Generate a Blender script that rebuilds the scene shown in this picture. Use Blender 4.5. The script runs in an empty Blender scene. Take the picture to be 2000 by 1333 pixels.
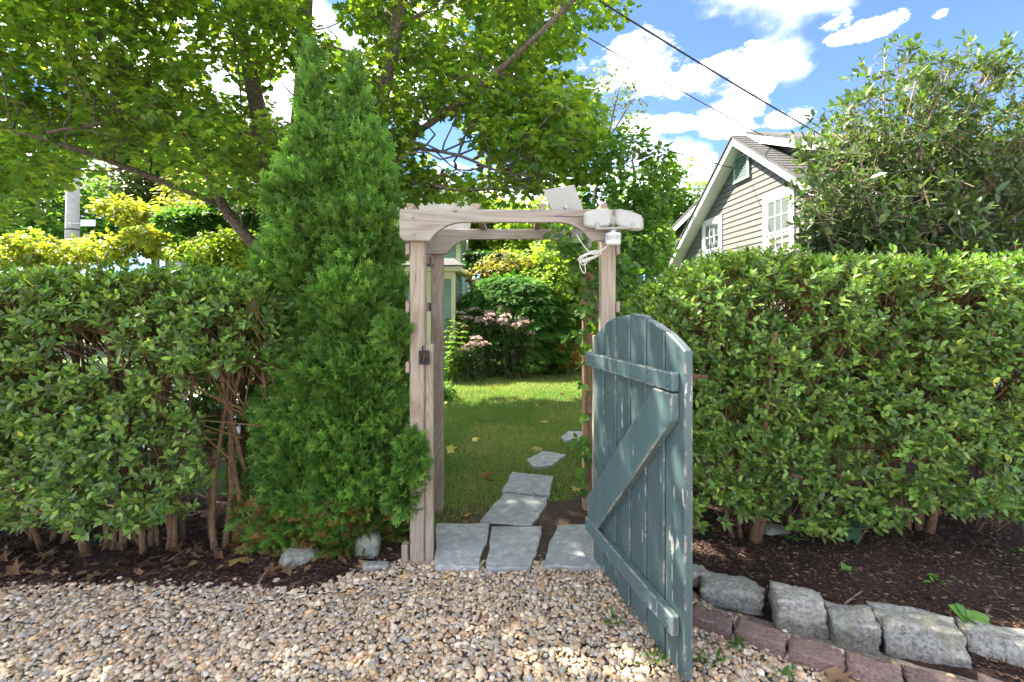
import bpy, bmesh, math, random
import numpy as np
from mathutils import Vector, Matrix

# ------------------------------------------------------------------ camera, sky, sun, exposure
S = bpy.context.scene
COL = S.collection
EYE, FPX, HOR = 1.55, 920.0, 600.0
cam_d = bpy.data.cameras.new('camera'); cam = bpy.data.objects.new('camera', cam_d); COL.objects.link(cam)
cam.location = (0, 0, EYE); cam.rotation_euler = (math.radians(90), 0, 0)
cam_d.sensor_width = 36; cam_d.lens = 36 * FPX / 2000.0
cam_d.shift_y = -(666.5 - HOR) / 2000.0
cam_d.clip_start = 0.05; cam_d.clip_end = 3000
S.camera = cam

SUN_EL = math.radians(52)
SH = Vector((-0.93, 0.37, 0)).normalized()
SUN = Vector((SH.x * math.cos(SUN_EL), SH.y * math.cos(SUN_EL), math.sin(SUN_EL)))
sl = bpy.data.lights.new('sun', 'SUN'); so = bpy.data.objects.new('sun', sl); COL.objects.link(so)
sl.energy = 2.0; sl.angle = math.radians(0.6); sl.color = (1.0, 0.93, 0.80)
so.rotation_euler = (-SUN).to_track_quat('-Z', 'Y').to_euler()
so.location = (-20, 15, 30)

W = bpy.data.worlds.new('World'); S.world = W; W.use_nodes = True
wn, wl = W.node_tree.nodes, W.node_tree.links
wn.clear()
sky = wn.new('ShaderNodeTexSky'); sky.sky_type = 'NISHITA'; sky.sun_disc = False
sky.sun_elevation = SUN_EL; sky.sun_rotation = math.atan2(SH.x, SH.y)
sky.altitude = 8500; sky.air_density = 1.0; sky.dust_density = 0.15; sky.ozone_density = 4.0
bg = wn.new('ShaderNodeBackground'); bg.inputs[1].default_value = 0.05
wo = wn.new('ShaderNodeOutputWorld')
CLOUD_OFF = (47.7, 0.0, 0.0)
# clouds: noise over the sky direction, projected on a flat cloud deck
tc = wn.new('ShaderNodeTexCoord')
sep = wn.new('ShaderNodeSeparateXYZ'); wl.new(tc.outputs['Generated'], sep.inputs[0])
def wm(op, a, b=None, c=None, clamp=False):
    n = wn.new('ShaderNodeMath'); n.operation = op; n.use_clamp = clamp
    for i, x in enumerate((a, b, c)):
        if x is None: continue
        if isinstance(x, (int, float)): n.inputs[i].default_value = x
        else: wl.new(x, n.inputs[i])
    return n.outputs[0]
def puff(u, v, ru, rv, amp=1.0):
    # a cumulus in the direction (u, v): distance on the sphere, flattened vertically
    d = Vector(((u - 1000) / FPX, 1.0, (HOR - v) / FPX)).normalized()
    az, el = math.atan2(d.x, d.y), math.asin(d.z)
    a = wm('ARCTAN2', sep.outputs[0], sep.outputs[1]); e = wm('ARCSINE', sep.outputs[2])
    da = wm('DIVIDE', wm('SUBTRACT', a, az), ru); de = wm('DIVIDE', wm('SUBTRACT', e, el), rv)
    r2 = wm('ADD', wm('MULTIPLY', da, da), wm('MULTIPLY', de, de))
    return wm('MULTIPLY', wm('SUBTRACT', 1.0, r2, clamp=False), amp)
def wmax(xs):
    o = xs[0]
    for x in xs[1:]: o = wm('MAXIMUM', o, x)
    return o
puffs = wmax([puff(1240, 135, .115, .06), puff(1450, 148, .10, .045), puff(1350, 165, .10, .04), puff(1700, 55, .062, .020), puff(1640, 38, .035, .018), puff(1420, 215, .08, .028),
              puff(1420, 252, .05, .022), puff(1540, 228, .04, .022), puff(1364, 288, .02, .012), puff(1290, 240, .10, .02), puff(1836, 28, .016, .01), puff(1345, 320, .06, .03),
              puff(180, 60, .22, .10), puff(250, 330, .25, .1), puff(1000, 420, .5, .10), puff(620, 380, .3, .08)])
mp = wn.new('ShaderNodeMapping'); mp.inputs['Scale'].default_value = (1, 1, 2.0); wl.new(tc.outputs['Generated'], mp.inputs[0])
nz = wn.new('ShaderNodeTexNoise'); nz.inputs['Scale'].default_value = 11; nz.inputs['Detail'].default_value = 9; nz.inputs['Roughness'].default_value = 0.66
wl.new(mp.outputs[0], nz.inputs['Vector'])
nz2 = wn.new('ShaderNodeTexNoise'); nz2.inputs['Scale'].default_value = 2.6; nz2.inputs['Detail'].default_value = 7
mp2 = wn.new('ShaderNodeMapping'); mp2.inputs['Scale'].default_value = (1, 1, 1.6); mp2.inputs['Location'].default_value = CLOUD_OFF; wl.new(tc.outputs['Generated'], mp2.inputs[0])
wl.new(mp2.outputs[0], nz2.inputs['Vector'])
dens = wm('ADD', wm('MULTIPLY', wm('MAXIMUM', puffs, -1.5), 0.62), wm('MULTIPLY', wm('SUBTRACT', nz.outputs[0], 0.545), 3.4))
fill_cl = wm('MULTIPLY', wm('SUBTRACT', nz2.outputs[0], 0.490), 4.6)  # random cloud cover, mostly out of view, added to brighten the shade
dens = wm('MAXIMUM', dens, fill_cl)
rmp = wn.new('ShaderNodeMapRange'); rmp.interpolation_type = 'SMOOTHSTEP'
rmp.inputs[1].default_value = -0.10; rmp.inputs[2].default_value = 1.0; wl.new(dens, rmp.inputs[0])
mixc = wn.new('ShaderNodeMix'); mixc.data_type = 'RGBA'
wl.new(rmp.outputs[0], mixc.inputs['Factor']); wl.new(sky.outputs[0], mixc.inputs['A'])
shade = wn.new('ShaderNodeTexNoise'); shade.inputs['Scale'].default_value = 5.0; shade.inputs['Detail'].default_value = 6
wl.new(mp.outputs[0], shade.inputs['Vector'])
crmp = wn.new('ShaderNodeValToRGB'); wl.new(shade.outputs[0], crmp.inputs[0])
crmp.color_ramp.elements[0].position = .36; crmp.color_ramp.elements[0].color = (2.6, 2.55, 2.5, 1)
crmp.color_ramp.elements[1].position = .62; crmp.color_ramp.elements[1].color = (21.0, 20.0, 18.4, 1)  # cloud white raised beyond sunlit cloud to add fill light
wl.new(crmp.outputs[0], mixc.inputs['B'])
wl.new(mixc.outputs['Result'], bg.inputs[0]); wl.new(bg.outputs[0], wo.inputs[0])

S.view_settings.view_transform = 'Standard'; S.view_settings.look = 'None'
S.view_settings.exposure = 3.88; S.view_settings.gamma = 1.0; S.view_settings.use_curve_mapping = False
S.render.engine = 'CYCLES'
S.cycles.max_bounces = 5; S.cycles.diffuse_bounces = 3; S.cycles.adaptive_threshold = 0.02; S.cycles.glossy_bounces = 2
S.cycles.transmission_bounces = 4; S.cycles.transparent_max_bounces = 6
S.cycles.use_denoising = True; S.cycles.sample_clamp_indirect = 8.0
S.cycles.caustics_reflective = False; S.cycles.caustics_refractive = False

# ------------------------------------------------------------------ helpers
rng = np.random.default_rng(7); random.seed(7)
def at(u, v, Y): return np.array([(u - 1000) / FPX * Y, Y, EYE - (v - HOR) / FPX * Y])
def gr(u, v, z=0.0):
    Y = (EYE - z) * FPX / (v - HOR)
    return np.array([(u - 1000) / FPX * Y, Y, z])
def tag(o, label=None, cat=None, group=None, kind=None):
    if label: o['label'] = label
    if cat: o['category'] = cat
    if group: o['group'] = group
    if kind: o['kind'] = kind
    return o
def empty(name, loc=(0, 0, 0), label=None, cat=None, group=None):
    o = bpy.data.objects.new(name, None); o.location = loc; o.empty_display_size = .1; COL.objects.link(o)
    return tag(o, label, cat, group)
def setp(o, parent):
    if parent is not None:
        o.parent = parent
        o.matrix_parent_inverse = parent.matrix_basis.inverted()
    return o
def mk(name, V, F, mat, parent=None, col=None, smooth=False):
    """V (n,3); F array (m,k) or list of arrays of polygons; col (n,3) point colours"""
    me = bpy.data.meshes.new(name)
    V = np.asarray(V, dtype=np.float32)
    if isinstance(F, np.ndarray): Fs = [F]
    elif len(F) and isinstance(F[0], np.ndarray) and F[0].ndim == 2: Fs = F
    else: Fs = None
    if Fs is not None:
        nl = sum(f.size for f in Fs); npoly = sum(len(f) for f in Fs)
        me.vertices.add(len(V)); me.vertices.foreach_set('co', V.ravel())
        me.loops.add(nl); me.loops.foreach_set('vertex_index', np.concatenate([f.ravel() for f in Fs]).astype(np.int32))
        me.polygons.add(npoly)
        tot = np.concatenate([np.full(len(f), f.shape[1]) for f in Fs]).astype(np.int32)
        st = np.concatenate([[0], np.cumsum(tot)[:-1]]).astype(np.int32)
        me.polygons.foreach_set('loop_start', st)
        me.update(calc_edges=True); me.validate()
    else:
        me.from_pydata([tuple(map(float, v)) for v in V], [], [tuple(int(i) for i in f) for f in F]); me.update()
    if col is not None:
        a = me.color_attributes.new('Col', 'FLOAT_COLOR', 'POINT')
        c = np.ones((len(V), 4), np.float32); c[:, :3] = col
        a.data.foreach_set('color', c.ravel())
    if smooth: me.polygons.foreach_set('use_smooth', np.ones(len(me.polygons), bool))
    if mat: me.materials.append(mat)
    o = bpy.data.objects.new(name, me); COL.objects.link(o)
    return setp(o, parent)
def from_bm(name, bm, mat, parent=None, smooth=False):
    me = bpy.data.meshes.new(name); bm.normal_update(); bm.to_mesh(me); bm.free()
    if smooth:
        for p in me.polygons: p.use_smooth = True
    if mat: me.materials.append(mat)
    o = bpy.data.objects.new(name, me); COL.objects.link(o)
    return setp(o, parent)
def child(name, me, parent, mw):
    o = bpy.data.objects.new(name, me); COL.objects.link(o); setp(o, parent); o.matrix_basis = mw; return o
def box(name, c, size, mat, parent=None, rot=(0, 0, 0), bevel=0.003):
    bm = bmesh.new(); bmesh.ops.create_cube(bm, size=1.0)
    for v in bm.verts: v.co = Vector((v.co.x * size[0], v.co.y * size[1], v.co.z * size[2]))
    if bevel: bmesh.ops.bevel(bm, geom=list(bm.edges), offset=bevel, segments=1, affect='EDGES', profile=.5)
    o = from_bm(name, bm, mat, parent); o.matrix_basis = Matrix.Translation(c) @ Matrix.Rotation(rot[2], 4, 'Z') @ Matrix.Rotation(rot[1], 4, 'Y') @ Matrix.Rotation(rot[0], 4, 'X')
    return o
def prism(name, pts, ext, mat, parent=None, bevel=0.003, jit=0.0):
    """closed 3D polygon pts extruded by vector ext"""
    bm = bmesh.new()
    a = [bm.verts.new(Vector(p)) for p in pts]; f = bm.faces.new(a)
    r = bmesh.ops.extrude_face_region(bm, geom=[f])
    for v in r['geom']:
        if isinstance(v, bmesh.types.BMVert): v.co += Vector(ext)
    bmesh.ops.recalc_face_normals(bm, faces=bm.faces)
    if bevel: bmesh.ops.bevel(bm, geom=list(bm.edges), offset=bevel, segments=1, affect='EDGES', profile=.5)
    return from_bm(name, bm, mat, parent)
def tube_arrays(pts, rad, sides=6):
    pts = np.asarray(pts, float); n = len(pts); rad = np.broadcast_to(rad, (n,))
    T = np.gradient(pts, axis=0); T /= np.linalg.norm(T, axis=1, keepdims=True) + 1e-9
    ref = np.array([0, 0, 1.0]) if abs(T[:, 2]).mean() < .8 else np.array([1.0, 0, 0])
    A = np.cross(T, ref); A /= np.linalg.norm(A, axis=1, keepdims=True) + 1e-9
    B = np.cross(T, A)
    th = np.arange(sides) * 2 * np.pi / sides
    V = pts[:, None] + rad[:, None, None] * (np.cos(th)[None, :, None] * A[:, None] + np.sin(th)[None, :, None] * B[:, None])
    V = V.reshape(-1, 3)
    i = np.arange(n - 1)[:, None] * sides; j = np.arange(sides)[None]; k = (j + 1) % sides
    F = np.stack([i + j, i + k, i + sides + k, i + sides + j], -1).reshape(-1, 4)
    caps = np.stack([np.arange(sides)[::-1], (n - 1) * sides + np.arange(sides)])
    return V, F, caps
def tube(name, pts, rad, mat, parent=None, sides=6, smooth=True):
    V, F, c = tube_arrays(pts, rad, sides)
    return mk(name, V, [F, c], mat, parent, smooth=smooth)
class Acc:
    def __init__(s): s.V = []; s.F = {}; s.C = []; s.n = 0
    def add(s, V, F, col=None):
        V = np.asarray(V, float)
        for f in (F if isinstance(F, (list, tuple)) else [F]):
            f = np.asarray(f)
            if f.size: s.F.setdefault(f.shape[1], []).append(f + s.n)
        s.V.append(V); s.n += len(V)
        if col is not None: s.C.append(np.broadcast_to(col, (len(V), 3)))
    def build(s, name, mat, parent=None, smooth=False):
        return mk(name, np.concatenate(s.V), [np.concatenate(f) for f in s.F.values()], mat, parent, np.concatenate(s.C) if s.C else None, smooth)
def norm(a): return a / (np.linalg.norm(a, axis=-1, keepdims=True) + 1e-9)
def frames(tip, nor):
    """x axis along tip, z axis close to nor"""
    x = norm(tip); z = nor - (nor * x).sum(-1, keepdims=True) * x; z = norm(z); y = np.cross(z, x)
    return np.stack([x, y, z], -1)
def scatter(acc, T, pos, R, scl, col):
    TV, TF = T; n = len(pos)
    if n == 0: return
    scl = np.broadcast_to(np.asarray(scl, float).reshape(len(scl), -1) if np.ndim(scl) else np.full((n, 1), scl), (n, 3)) if np.ndim(scl) != 1 else np.repeat(np.asarray(scl)[:, None], 3, 1)
    loc = TV[None] * scl[:, None, :]
    V = np.einsum('nij,nkj->nki', R, loc) + pos[:, None]
    off = (np.arange(n) * len(TV))[:, None, None]
    acc.add(V.reshape(-1, 3), [(f[None] + off).reshape(-1, f.shape[1]) for f in TF], np.repeat(col, len(TV), 0))
def rdir(n, r=None):
    r = r or rng
    return norm(r.normal(size=(n, 3)))
def palette(n, cols, jit=.18, r=None):
    r = r or rng
    cols = np.asarray(cols, float); a = cols[r.integers(0, len(cols), n)]; b = cols[r.integers(0, len(cols), n)]
    t = r.random((n, 1)); c = a * t + b * (1 - t)
    return np.clip(c * (1 + r.normal(size=(n, 1)) * jit), .004, .95)
# smooth value noise in 3D for shaping surfaces
_NG = np.random.default_rng(99).random((32, 32, 32))
def vnoise(p, s=1.0):
    p = np.asarray(p, float) * s; i = np.floor(p).astype(int); f = p - i; f = f * f * (3 - 2 * f); o = 0
    for dx in (0, 1):
        for dy in (0, 1):
            for dz in (0, 1):
                w = (f[..., 0] if dx else 1 - f[..., 0]) * (f[..., 1] if dy else 1 - f[..., 1]) * (f[..., 2] if dz else 1 - f[..., 2])
                o = o + w * _NG[(i[..., 0] + dx) % 32, (i[..., 1] + dy) % 32, (i[..., 2] + dz) % 32]
    return o * 2 - 1

# leaf templates: tip along +x, face up +z, length 1
def leaf_oval(w=.24, droop=.10, fold=.05):
    V = np.array([[0, 0, 0], [.33, 0, -.02], [.68, 0, -.03 - droop * .4], [1, 0, -droop], [.30, w, fold], [.66, w * .85, fold - droop * .4], [.30, -w, fold], [.66, -w * .85, fold - droop * .4]])
    tri = np.array([[0, 1, 4], [2, 3, 5], [0, 6, 1], [2, 7, 3]]); q = np.array([[1, 2, 5, 4], [1, 6, 7, 2]])
    return V, [tri, q]
def leaf_maple():
    a = np.radians([180, 108, 82, 52, 26, 0, -26, -52, -82, -108]); r = np.array([.12, .52, .36, .74, .42, .80, .42, .74, .36, .52])
    V = [[.28, 0, 0]] + [[.28 + r[i] * math.cos(a[i]), r[i] * math.sin(a[i]), -.10 * r[i] * (1 if i % 2 else .2)] for i in range(10)]
    tri = np.array([[0, i + 1, (i + 1) % 10 + 1] for i in range(10)])[:, [0, 2, 1]]
    return np.array(V), [tri]
def leaf_maple_far():
    a = np.radians([180, 100, 52, 0, -52, -100]); r = np.array([.12, .46, .70, .80, .70, .46])
    V = [[.28 + r[i] * math.cos(a[i]), r[i] * math.sin(a[i]), -.08 * r[i]] for i in range(6)]
    return np.array(V), [np.array([[0, 2, 1], [0, 3, 2], [0, 4, 3], [0, 5, 4]])]
def leaf_simple(w=.33):
    V = np.array([[0, 0, 0], [.5, w, .04], [1, 0, -.06], [.5, -w, .04]]); return V, [np.array([[0, 2, 1], [0, 3, 2]])]
def spray(n=6, ang=38, w=.032, second=True):
    """flat fan of scale-leaf branchlets, as on an arborvitae"""
    V = []; Q = []
    def strip(a, b, w):
        a = np.array(a); b = np.array(b); d = b - a; d = d / np.linalg.norm(d); p = np.array([-d[1], d[0], 0])
        k = len(V); V.extend([a - p * w, a + p * w, b + p * w * .55, b - p * w * .55]); Q.append([k, k + 3, k + 2, k + 1])
    strip((0, 0, 0), (1, 0, -.06), w)
    for i in range(n):
        t = .12 + .75 * i / (n - 1); L = .46 * (1 - .55 * t)
        for sgn in (1, -1):
            a = math.radians(ang + (i % 2) * 6); tt = t + .03 * sgn
            e = (tt + L * math.cos(a), sgn * L * math.sin(a), -.05 - .06 * t + .05 * ((i * 7) % 3 - 1))
            strip((tt, 0, -.05 * t), e, w)
            if second and i < n - 2: strip(((tt + e[0]) / 2, e[1] / 2, e[2] / 2), ((tt + e[0]) / 2 + L * .36, e[1] / 2 + sgn * .05, e[2] / 2), w * .85)
    return np.array(V), [np.array(Q)]
MAPLE_FAR = leaf_maple_far()
OVAL, MAPLE, SIMPLE, SPRAY = leaf_oval(), leaf_maple(), leaf_simple(), spray(5, 42, .060, False)
def leaf_fine(w=.33, droop=.15, fold=.07, n=9):
    x = np.linspace(0, 1, n); y = w * np.sin(np.pi * x ** .8) ** .8; z = -droop * x ** 2
    V = np.concatenate([np.stack([x, 0 * x, z], -1), np.stack([x, y, z + fold * y / w + .01 * np.sin(x * 22)], -1), np.stack([x, -y, z + fold * y / w - .01 * np.sin(x * 19)], -1)])
    i = np.arange(n - 1); return V, [np.concatenate([np.stack([i, i + 1, n + i + 1, n + i], -1), np.stack([i, 2 * n + i, 2 * n + i + 1, i + 1], -1)])]
FINE = leaf_fine()
LANCE = leaf_oval(.15, .16, .03); BROAD = leaf_oval(.33, .10, .06)

# ------------------------------------------------------------------ materials
def new_mat(name):
    m = bpy.data.materials.new(name); m.use_nodes = True; nt = m.node_tree; nt.nodes.clear()
    out = nt.nodes.new('ShaderNodeOutputMaterial'); p = nt.nodes.new('ShaderNodeBsdfPrincipled'); nt.links.new(p.outputs[0], out.inputs[0])
    return m, nt, p, out
class N:
    """small node-graph writer"""
    def __init__(s, nt): s.nt = nt
    def _in(s, sock, x):
        if x is None: return
        if isinstance(x, bpy.types.NodeSocket): s.nt.links.new(x, sock)
        elif isinstance(x, (tuple, list)) and len(x) == 3 and sock.type == 'RGBA': sock.default_value = (*x, 1)
        else: sock.default_value = x
    def math(s, op, a, b=None, clamp=False):
        n = s.nt.nodes.new('ShaderNodeMath'); n.operation = op; n.use_clamp = clamp; s._in(n.inputs[0], a); s._in(n.inputs[1], b); return n.outputs[0]
    def coord(s, which='Object', scale=(1, 1, 1), rnd=0.0, rot=(0, 0, 0)):
        t = s.nt.nodes.new('ShaderNodeTexCoord'); m = s.nt.nodes.new('ShaderNodeMapping'); m.inputs['Scale'].default_value = scale; m.inputs['Rotation'].default_value = rot
        v = t.outputs[which]
        if rnd:
            oi = s.nt.nodes.new('ShaderNodeObjectInfo'); a = s.nt.nodes.new('ShaderNodeVectorMath'); a.operation = 'ADD'
            mm = s.math('MULTIPLY', oi.outputs['Random'], rnd); s.nt.links.new(v, a.inputs[0]); s.nt.links.new(mm, a.inputs[1]); v = a.outputs[0]
        s.nt.links.new(v, m.inputs[0]); return m.outputs[0]
    def noise(s, vec, scale, detail=4, rough=.55, dist=0, col=False):
        n = s.nt.nodes.new('ShaderNodeTexNoise'); n.inputs['Scale'].default_value = scale; n.inputs['Detail'].default_value = detail; n.inputs['Roughness'].default_value = rough; n.inputs['Distortion'].default_value = dist
        if vec is not None: s.nt.links.new(vec, n.inputs['Vector'])
        return n.outputs['Color' if col else 'Fac']
    def voro(s, vec, scale, feature='F1', out='Distance', rnd=1.0):
        n = s.nt.nodes.new('ShaderNodeTexVoronoi'); n.feature = feature; n.inputs['Scale'].default_value = scale; n.inputs['Randomness'].default_value = rnd
        if vec is not None: s.nt.links.new(vec, n.inputs['Vector'])
        return n.outputs[out]
    def ramp(s, f, stops):
        n = s.nt.nodes.new('ShaderNodeValToRGB'); s._in(n.inputs[0], f); e = n.color_ramp.elements
        while len(e) < len(stops): e.new(.5)
        for k, (p, c) in enumerate(stops):
            e[k].position = p; e[k].color = (*c, 1) if len(c) == 3 else c
        return n.outputs[0]
    def mix(s, f, a, b, mode='MIX'):
        n = s.nt.nodes.new('ShaderNodeMix'); n.data_type = 'RGBA'; n.blend_type = mode; s._in(n.inputs['Factor'], f); s._in(n.inputs['A'], a); s._in(n.inputs['B'], b); return n.outputs['Result']
    def mapr(s, f, a, b, c=0., d=1., smooth=True):
        n = s.nt.nodes.new('ShaderNodeMapRange'); n.interpolation_type = 'SMOOTHSTEP' if smooth else 'LINEAR'; s._in(n.inputs[0], f)
        for i, x in enumerate((a, b, c, d)): n.inputs[i + 1].default_value = x
        return n.outputs[0]
    def bump(s, h, strength=.4, dist=.01, normal=None):
        n = s.nt.nodes.new('ShaderNodeBump'); n.inputs['Strength'].default_value = strength; n.inputs['Distance'].default_value = dist; s._in(n.inputs['Height'], h)
        if normal is not None: s.nt.links.new(normal, n.inputs['Normal'])
        return n.outputs[0]
    def rnd(s): return s.nt.nodes.new('ShaderNodeObjectInfo').outputs['Random']
def leaf_mat(name, trans=.35, rough=.42, tint=(1.25, 1.35, .45), spec=.5, gain=1.0):
    m, nt, p, out = new_mat(name); g = N(nt)
    a = nt.nodes.new('ShaderNodeAttribute'); a.attribute_name = 'Col'
    c = g.mix(g.mapr(g.noise(g.coord('Object'), 60, 3), .3, .7), g.mix(1.0, a.outputs['Color'], (.78 * gain, .80 * gain, .75 * gain), 'MULTIPLY'), g.mix(1.0, a.outputs['Color'], (gain, gain, gain), 'MULTIPLY'))
    nt.links.new(c, p.inputs['Base Color']); p.inputs['Roughness'].default_value = rough; p.inputs['Specular IOR Level'].default_value = spec
    t = nt.nodes.new('ShaderNodeBsdfTranslucent'); nt.links.new(g.mix(1.0, c, tint, 'MULTIPLY'), t.inputs[0])
    mx = nt.nodes.new('ShaderNodeMixShader'); mx.inputs[0].default_value = trans
    nt.links.new(p.outputs[0], mx.inputs[1]); nt.links.new(t.outputs[0], mx.inputs[2]); nt.links.new(mx.outputs[0], out.inputs[0])
    return m
def col_mat(name, rough=.6, bump=0.0, bs=80, spec=.4):
    m, nt, p, out = new_mat(name); g = N(nt)
    a = nt.nodes.new('ShaderNodeAttribute'); a.attribute_name = 'Col'
    n = g.noise(g.coord('Object'), bs, 5)
    nt.links.new(g.mix(1.0, a.outputs['Color'], g.ramp(n, [(.25, (.62, .62, .62)), (.75, (1.25, 1.25, 1.25))]), 'MULTIPLY'), p.inputs['Base Color'])
    p.inputs['Roughness'].default_value = rough; p.inputs['Specular IOR Level'].default_value = spec
    if bump: nt.links.new(g.bump(n, bump, .004), p.inputs['Normal'])
    return m
def flat_mat(name, c, rough=.6, metal=0, var=.25, scale=14, bump=.1, spec=.5):
    m, nt, p, out = new_mat(name); g = N(nt); n = g.noise(g.coord('Object', rnd=7), scale, 6)
    lo = tuple(x * (1 - var) for x in c); hi = tuple(min(1, x * (1 + var)) for x in c)
    nt.links.new(g.ramp(n, [(.3, lo), (.7, hi)]), p.inputs['Base Color']); p.inputs['Roughness'].default_value = rough; p.inputs['Metallic'].default_value = metal; p.inputs['Specular IOR Level'].default_value = spec
    if bump: nt.links.new(g.bump(n, bump, .005), p.inputs['Normal'])
    return m
def wood_mat(name, axis, light, dark, ring=24, tint=None):
    m, nt, p, out = new_mat(name); g = N(nt)
    sc = {'x': (.12, 1, 1), 'y': (1, .12, 1), 'z': (1, 1, .12)}[axis]
    co = g.coord('Object', sc, rnd=13)
    big = g.noise(co, 5.5, 2, .4, .3)
    rings = g.math('PINGPONG', g.math('MULTIPLY', big, ring), .5)
    rings = g.math('MULTIPLY', rings, 2.0)
    fine = g.noise(g.coord('Object', tuple(.3 * x if x < 1 else x for x in sc), rnd=13), 140, 4, .6)
    h = g.math('ADD', g.math('MULTIPLY', rings, .42), g.math('MULTIPLY', fine, .62))
    c = g.ramp(h, [(.10, dark), (.34, tuple(a * .45 + b * .55 for a, b in zip(dark, light))), (.75, light)])
    st = g.noise(g.coord('Object', (1, 1, 1), rnd=5), 3.2, 5)
    c = g.mix(g.mapr(st, .45, .75), c, g.mix(1.0, c, tint or (.80, .74, .70), 'MULTIPLY'))
    crk = g.mapr(g.noise(g.coord('Object', tuple(.035 if x < 1 else 1 for x in sc), rnd=29), 55, 3, .5), .665, .70)
    c = g.mix(g.math('MULTIPLY', crk, .75), c, (.045, .032, .024)); h = g.math('SUBTRACT', h, g.math('MULTIPLY', crk, 1.5))
    kn = g.mapr(g.voro(g.coord('Object', tuple(.5 if x < 1 else 1 for x in sc), rnd=3), 4.5), .035, .06, .8, 0)
    c = g.mix(kn, c, tuple(x * .7 for x in dark))
    nt.links.new(c, p.inputs['Base Color']); p.inputs['Roughness'].default_value = .78; p.inputs['Specular IOR Level'].default_value = .25
    nt.links.new(g.bump(h, .45, .004), p.inputs['Normal'])
    return m
def paint_mat(name='peeling_teal_paint', gain=1.0, worn=.0):
    m, nt, p, out = new_mat(name); g = N(nt)
    co = g.coord('Object', (1, 1, .14), rnd=11); co1 = g.coord('Object', rnd=11)
    n1 = g.noise(co, 34, 8, .62); n2 = g.noise(co1, 4.5, 3)
    peel = g.mapr(g.math('ADD', n1, g.math('MULTIPLY', n2, .55)), .975, .990)
    prim = g.mapr(g.math('ADD', n1, g.math('MULTIPLY', n2, .55)), .955, .968)
    gr_ = g.noise(g.coord('Object', (1, 1, .05), rnd=9), 160, 4)
    wood = g.ramp(gr_, [(.3, (.20, .14, .09)), (.7, (.50, .40, .29))])
    var = g.noise(g.coord('Object', (1, 1, .25), rnd=3), 9, 6, .6)
    paint = g.ramp(var, [(.3, (.042, .072, .073)), (.55, (.060, .096, .095)), (.75, (.086, .126, .122))])
    scuff = g.mapr(g.noise(g.coord('Object', (1, 1, .12), rnd=21), 26, 6, .7), .66, .74, 0, .55)
    paint = g.mix(1.0, paint, (gain, gain, gain), 'MULTIPLY'); paint = g.mix(scuff, paint, (.20, .26, .27))
    bv = nt.nodes.new('ShaderNodeBevel'); bv.samples = 4; bv.inputs['Radius'].default_value = .012
    ge_ = nt.nodes.new('ShaderNodeNewGeometry'); dt = nt.nodes.new('ShaderNodeVectorMath'); dt.operation = 'DOT_PRODUCT'; nt.links.new(bv.outputs[0], dt.inputs[0]); nt.links.new(ge_.outputs['Normal'], dt.inputs[1])
    edge = g.mapr(g.math('SUBTRACT', 1.0, dt.outputs['Value']), .01, .10)
    edge = g.math('MULTIPLY', edge, g.mapr(g.noise(g.coord('Object', (1, 1, .5), rnd=31), 26, 5, .65), .52 - worn, .60 - worn))
    peel = g.math('MAXIMUM', peel, edge); prim = g.math('MAXIMUM', prim, edge)
    c = g.mix(prim, paint, (.55, .56, .54)); c = g.mix(peel, c, wood)
    nt.links.new(c, p.inputs['Base Color']); nt.links.new(g.mapr(peel, 0, 1, .46, .85), p.inputs['Roughness'])
    mud = g.mapr(g.noise(co1, 42, 6, .7), .60, .70, 0, .35); c = g.mix(mud, c, (.13, .12, .10)); nt.links.new(c, p.inputs['Base Color'])
    h = g.math('SUBTRACT', g.math('ADD', g.math('MULTIPLY', gr_, .55), g.math('MULTIPLY', var, .4)), peel)
    nt.links.new(g.bump(h, .6, .004), p.inputs['Normal'])
    return m
def stone_mat(name, base, spk, scale=90, lich=(.2, .22, .12), la=.3):
    m, nt, p, out = new_mat(name); g = N(nt); co = g.coord('Object', rnd=17)
    n = g.noise(co, scale, 6, .75); b = g.noise(co, 6, 5)
    c = g.ramp(n, [(.32, tuple(x * spk for x in base)), (.5, base), (.68, tuple(min(1, x * 1.55) for x in base))])
    c = g.mix(g.mapr(b, .5, .72, 0, la), c, lich)
    c = g.mix(1.0, c, g.ramp(g.rnd(), [(0, (.85, .85, .85)), (1, (1.15, 1.13, 1.1))]), 'MULTIPLY')
    nt.links.new(c, p.inputs['Base Color']); p.inputs['Roughness'].default_value = .85; p.inputs['Specular IOR Level'].default_value = .3
    nt.links.new(g.bump(g.math('ADD', n, g.math('MULTIPLY', b, 1.4)), .55, .008), p.inputs['Normal'])
    return m
def soil_mat(name, cols, scale=40, bump=.8):
    m, nt, p, out = new_mat(name); g = N(nt); co = g.coord('Object')
    a = g.noise(co, scale, 8, .7); b = g.noise(co, 2.2, 4)
    h = g.math('ADD', g.math('MULTIPLY', a, .75), g.math('MULTIPLY', b, .25))
    nt.links.new(g.ramp(h, [(.32, cols[0]), (.5, cols[1]), (.66, cols[2])]), p.inputs['Base Color']); p.inputs['Roughness'].default_value = .95; p.inputs['Specular IOR Level'].default_value = .15
    nt.links.new(g.bump(a, bump, .03), p.inputs['Normal'])
    return m
M = {}
M['arbor_v'] = wood_mat('weathered_cedar_upright', 'z', (.325, .270, .200), (.16, .122, .088))
M['arbor_h'] = wood_mat('weathered_cedar_level', 'x', (.315, .278, .228), (.14, .115, .09), 20)
M['arbor_d'] = wood_mat('weathered_cedar_deep', 'y', (.32, .245, .185), (.145, .10, .07))
M['arbor_red'] = wood_mat('brown_cedar_upright', 'z', (.34, .20, .125), (.13, .07, .045))
M['paint'] = paint_mat(); M['paint_worn'] = paint_mat('scuffed_teal_paint', 1.35, .06)
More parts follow.
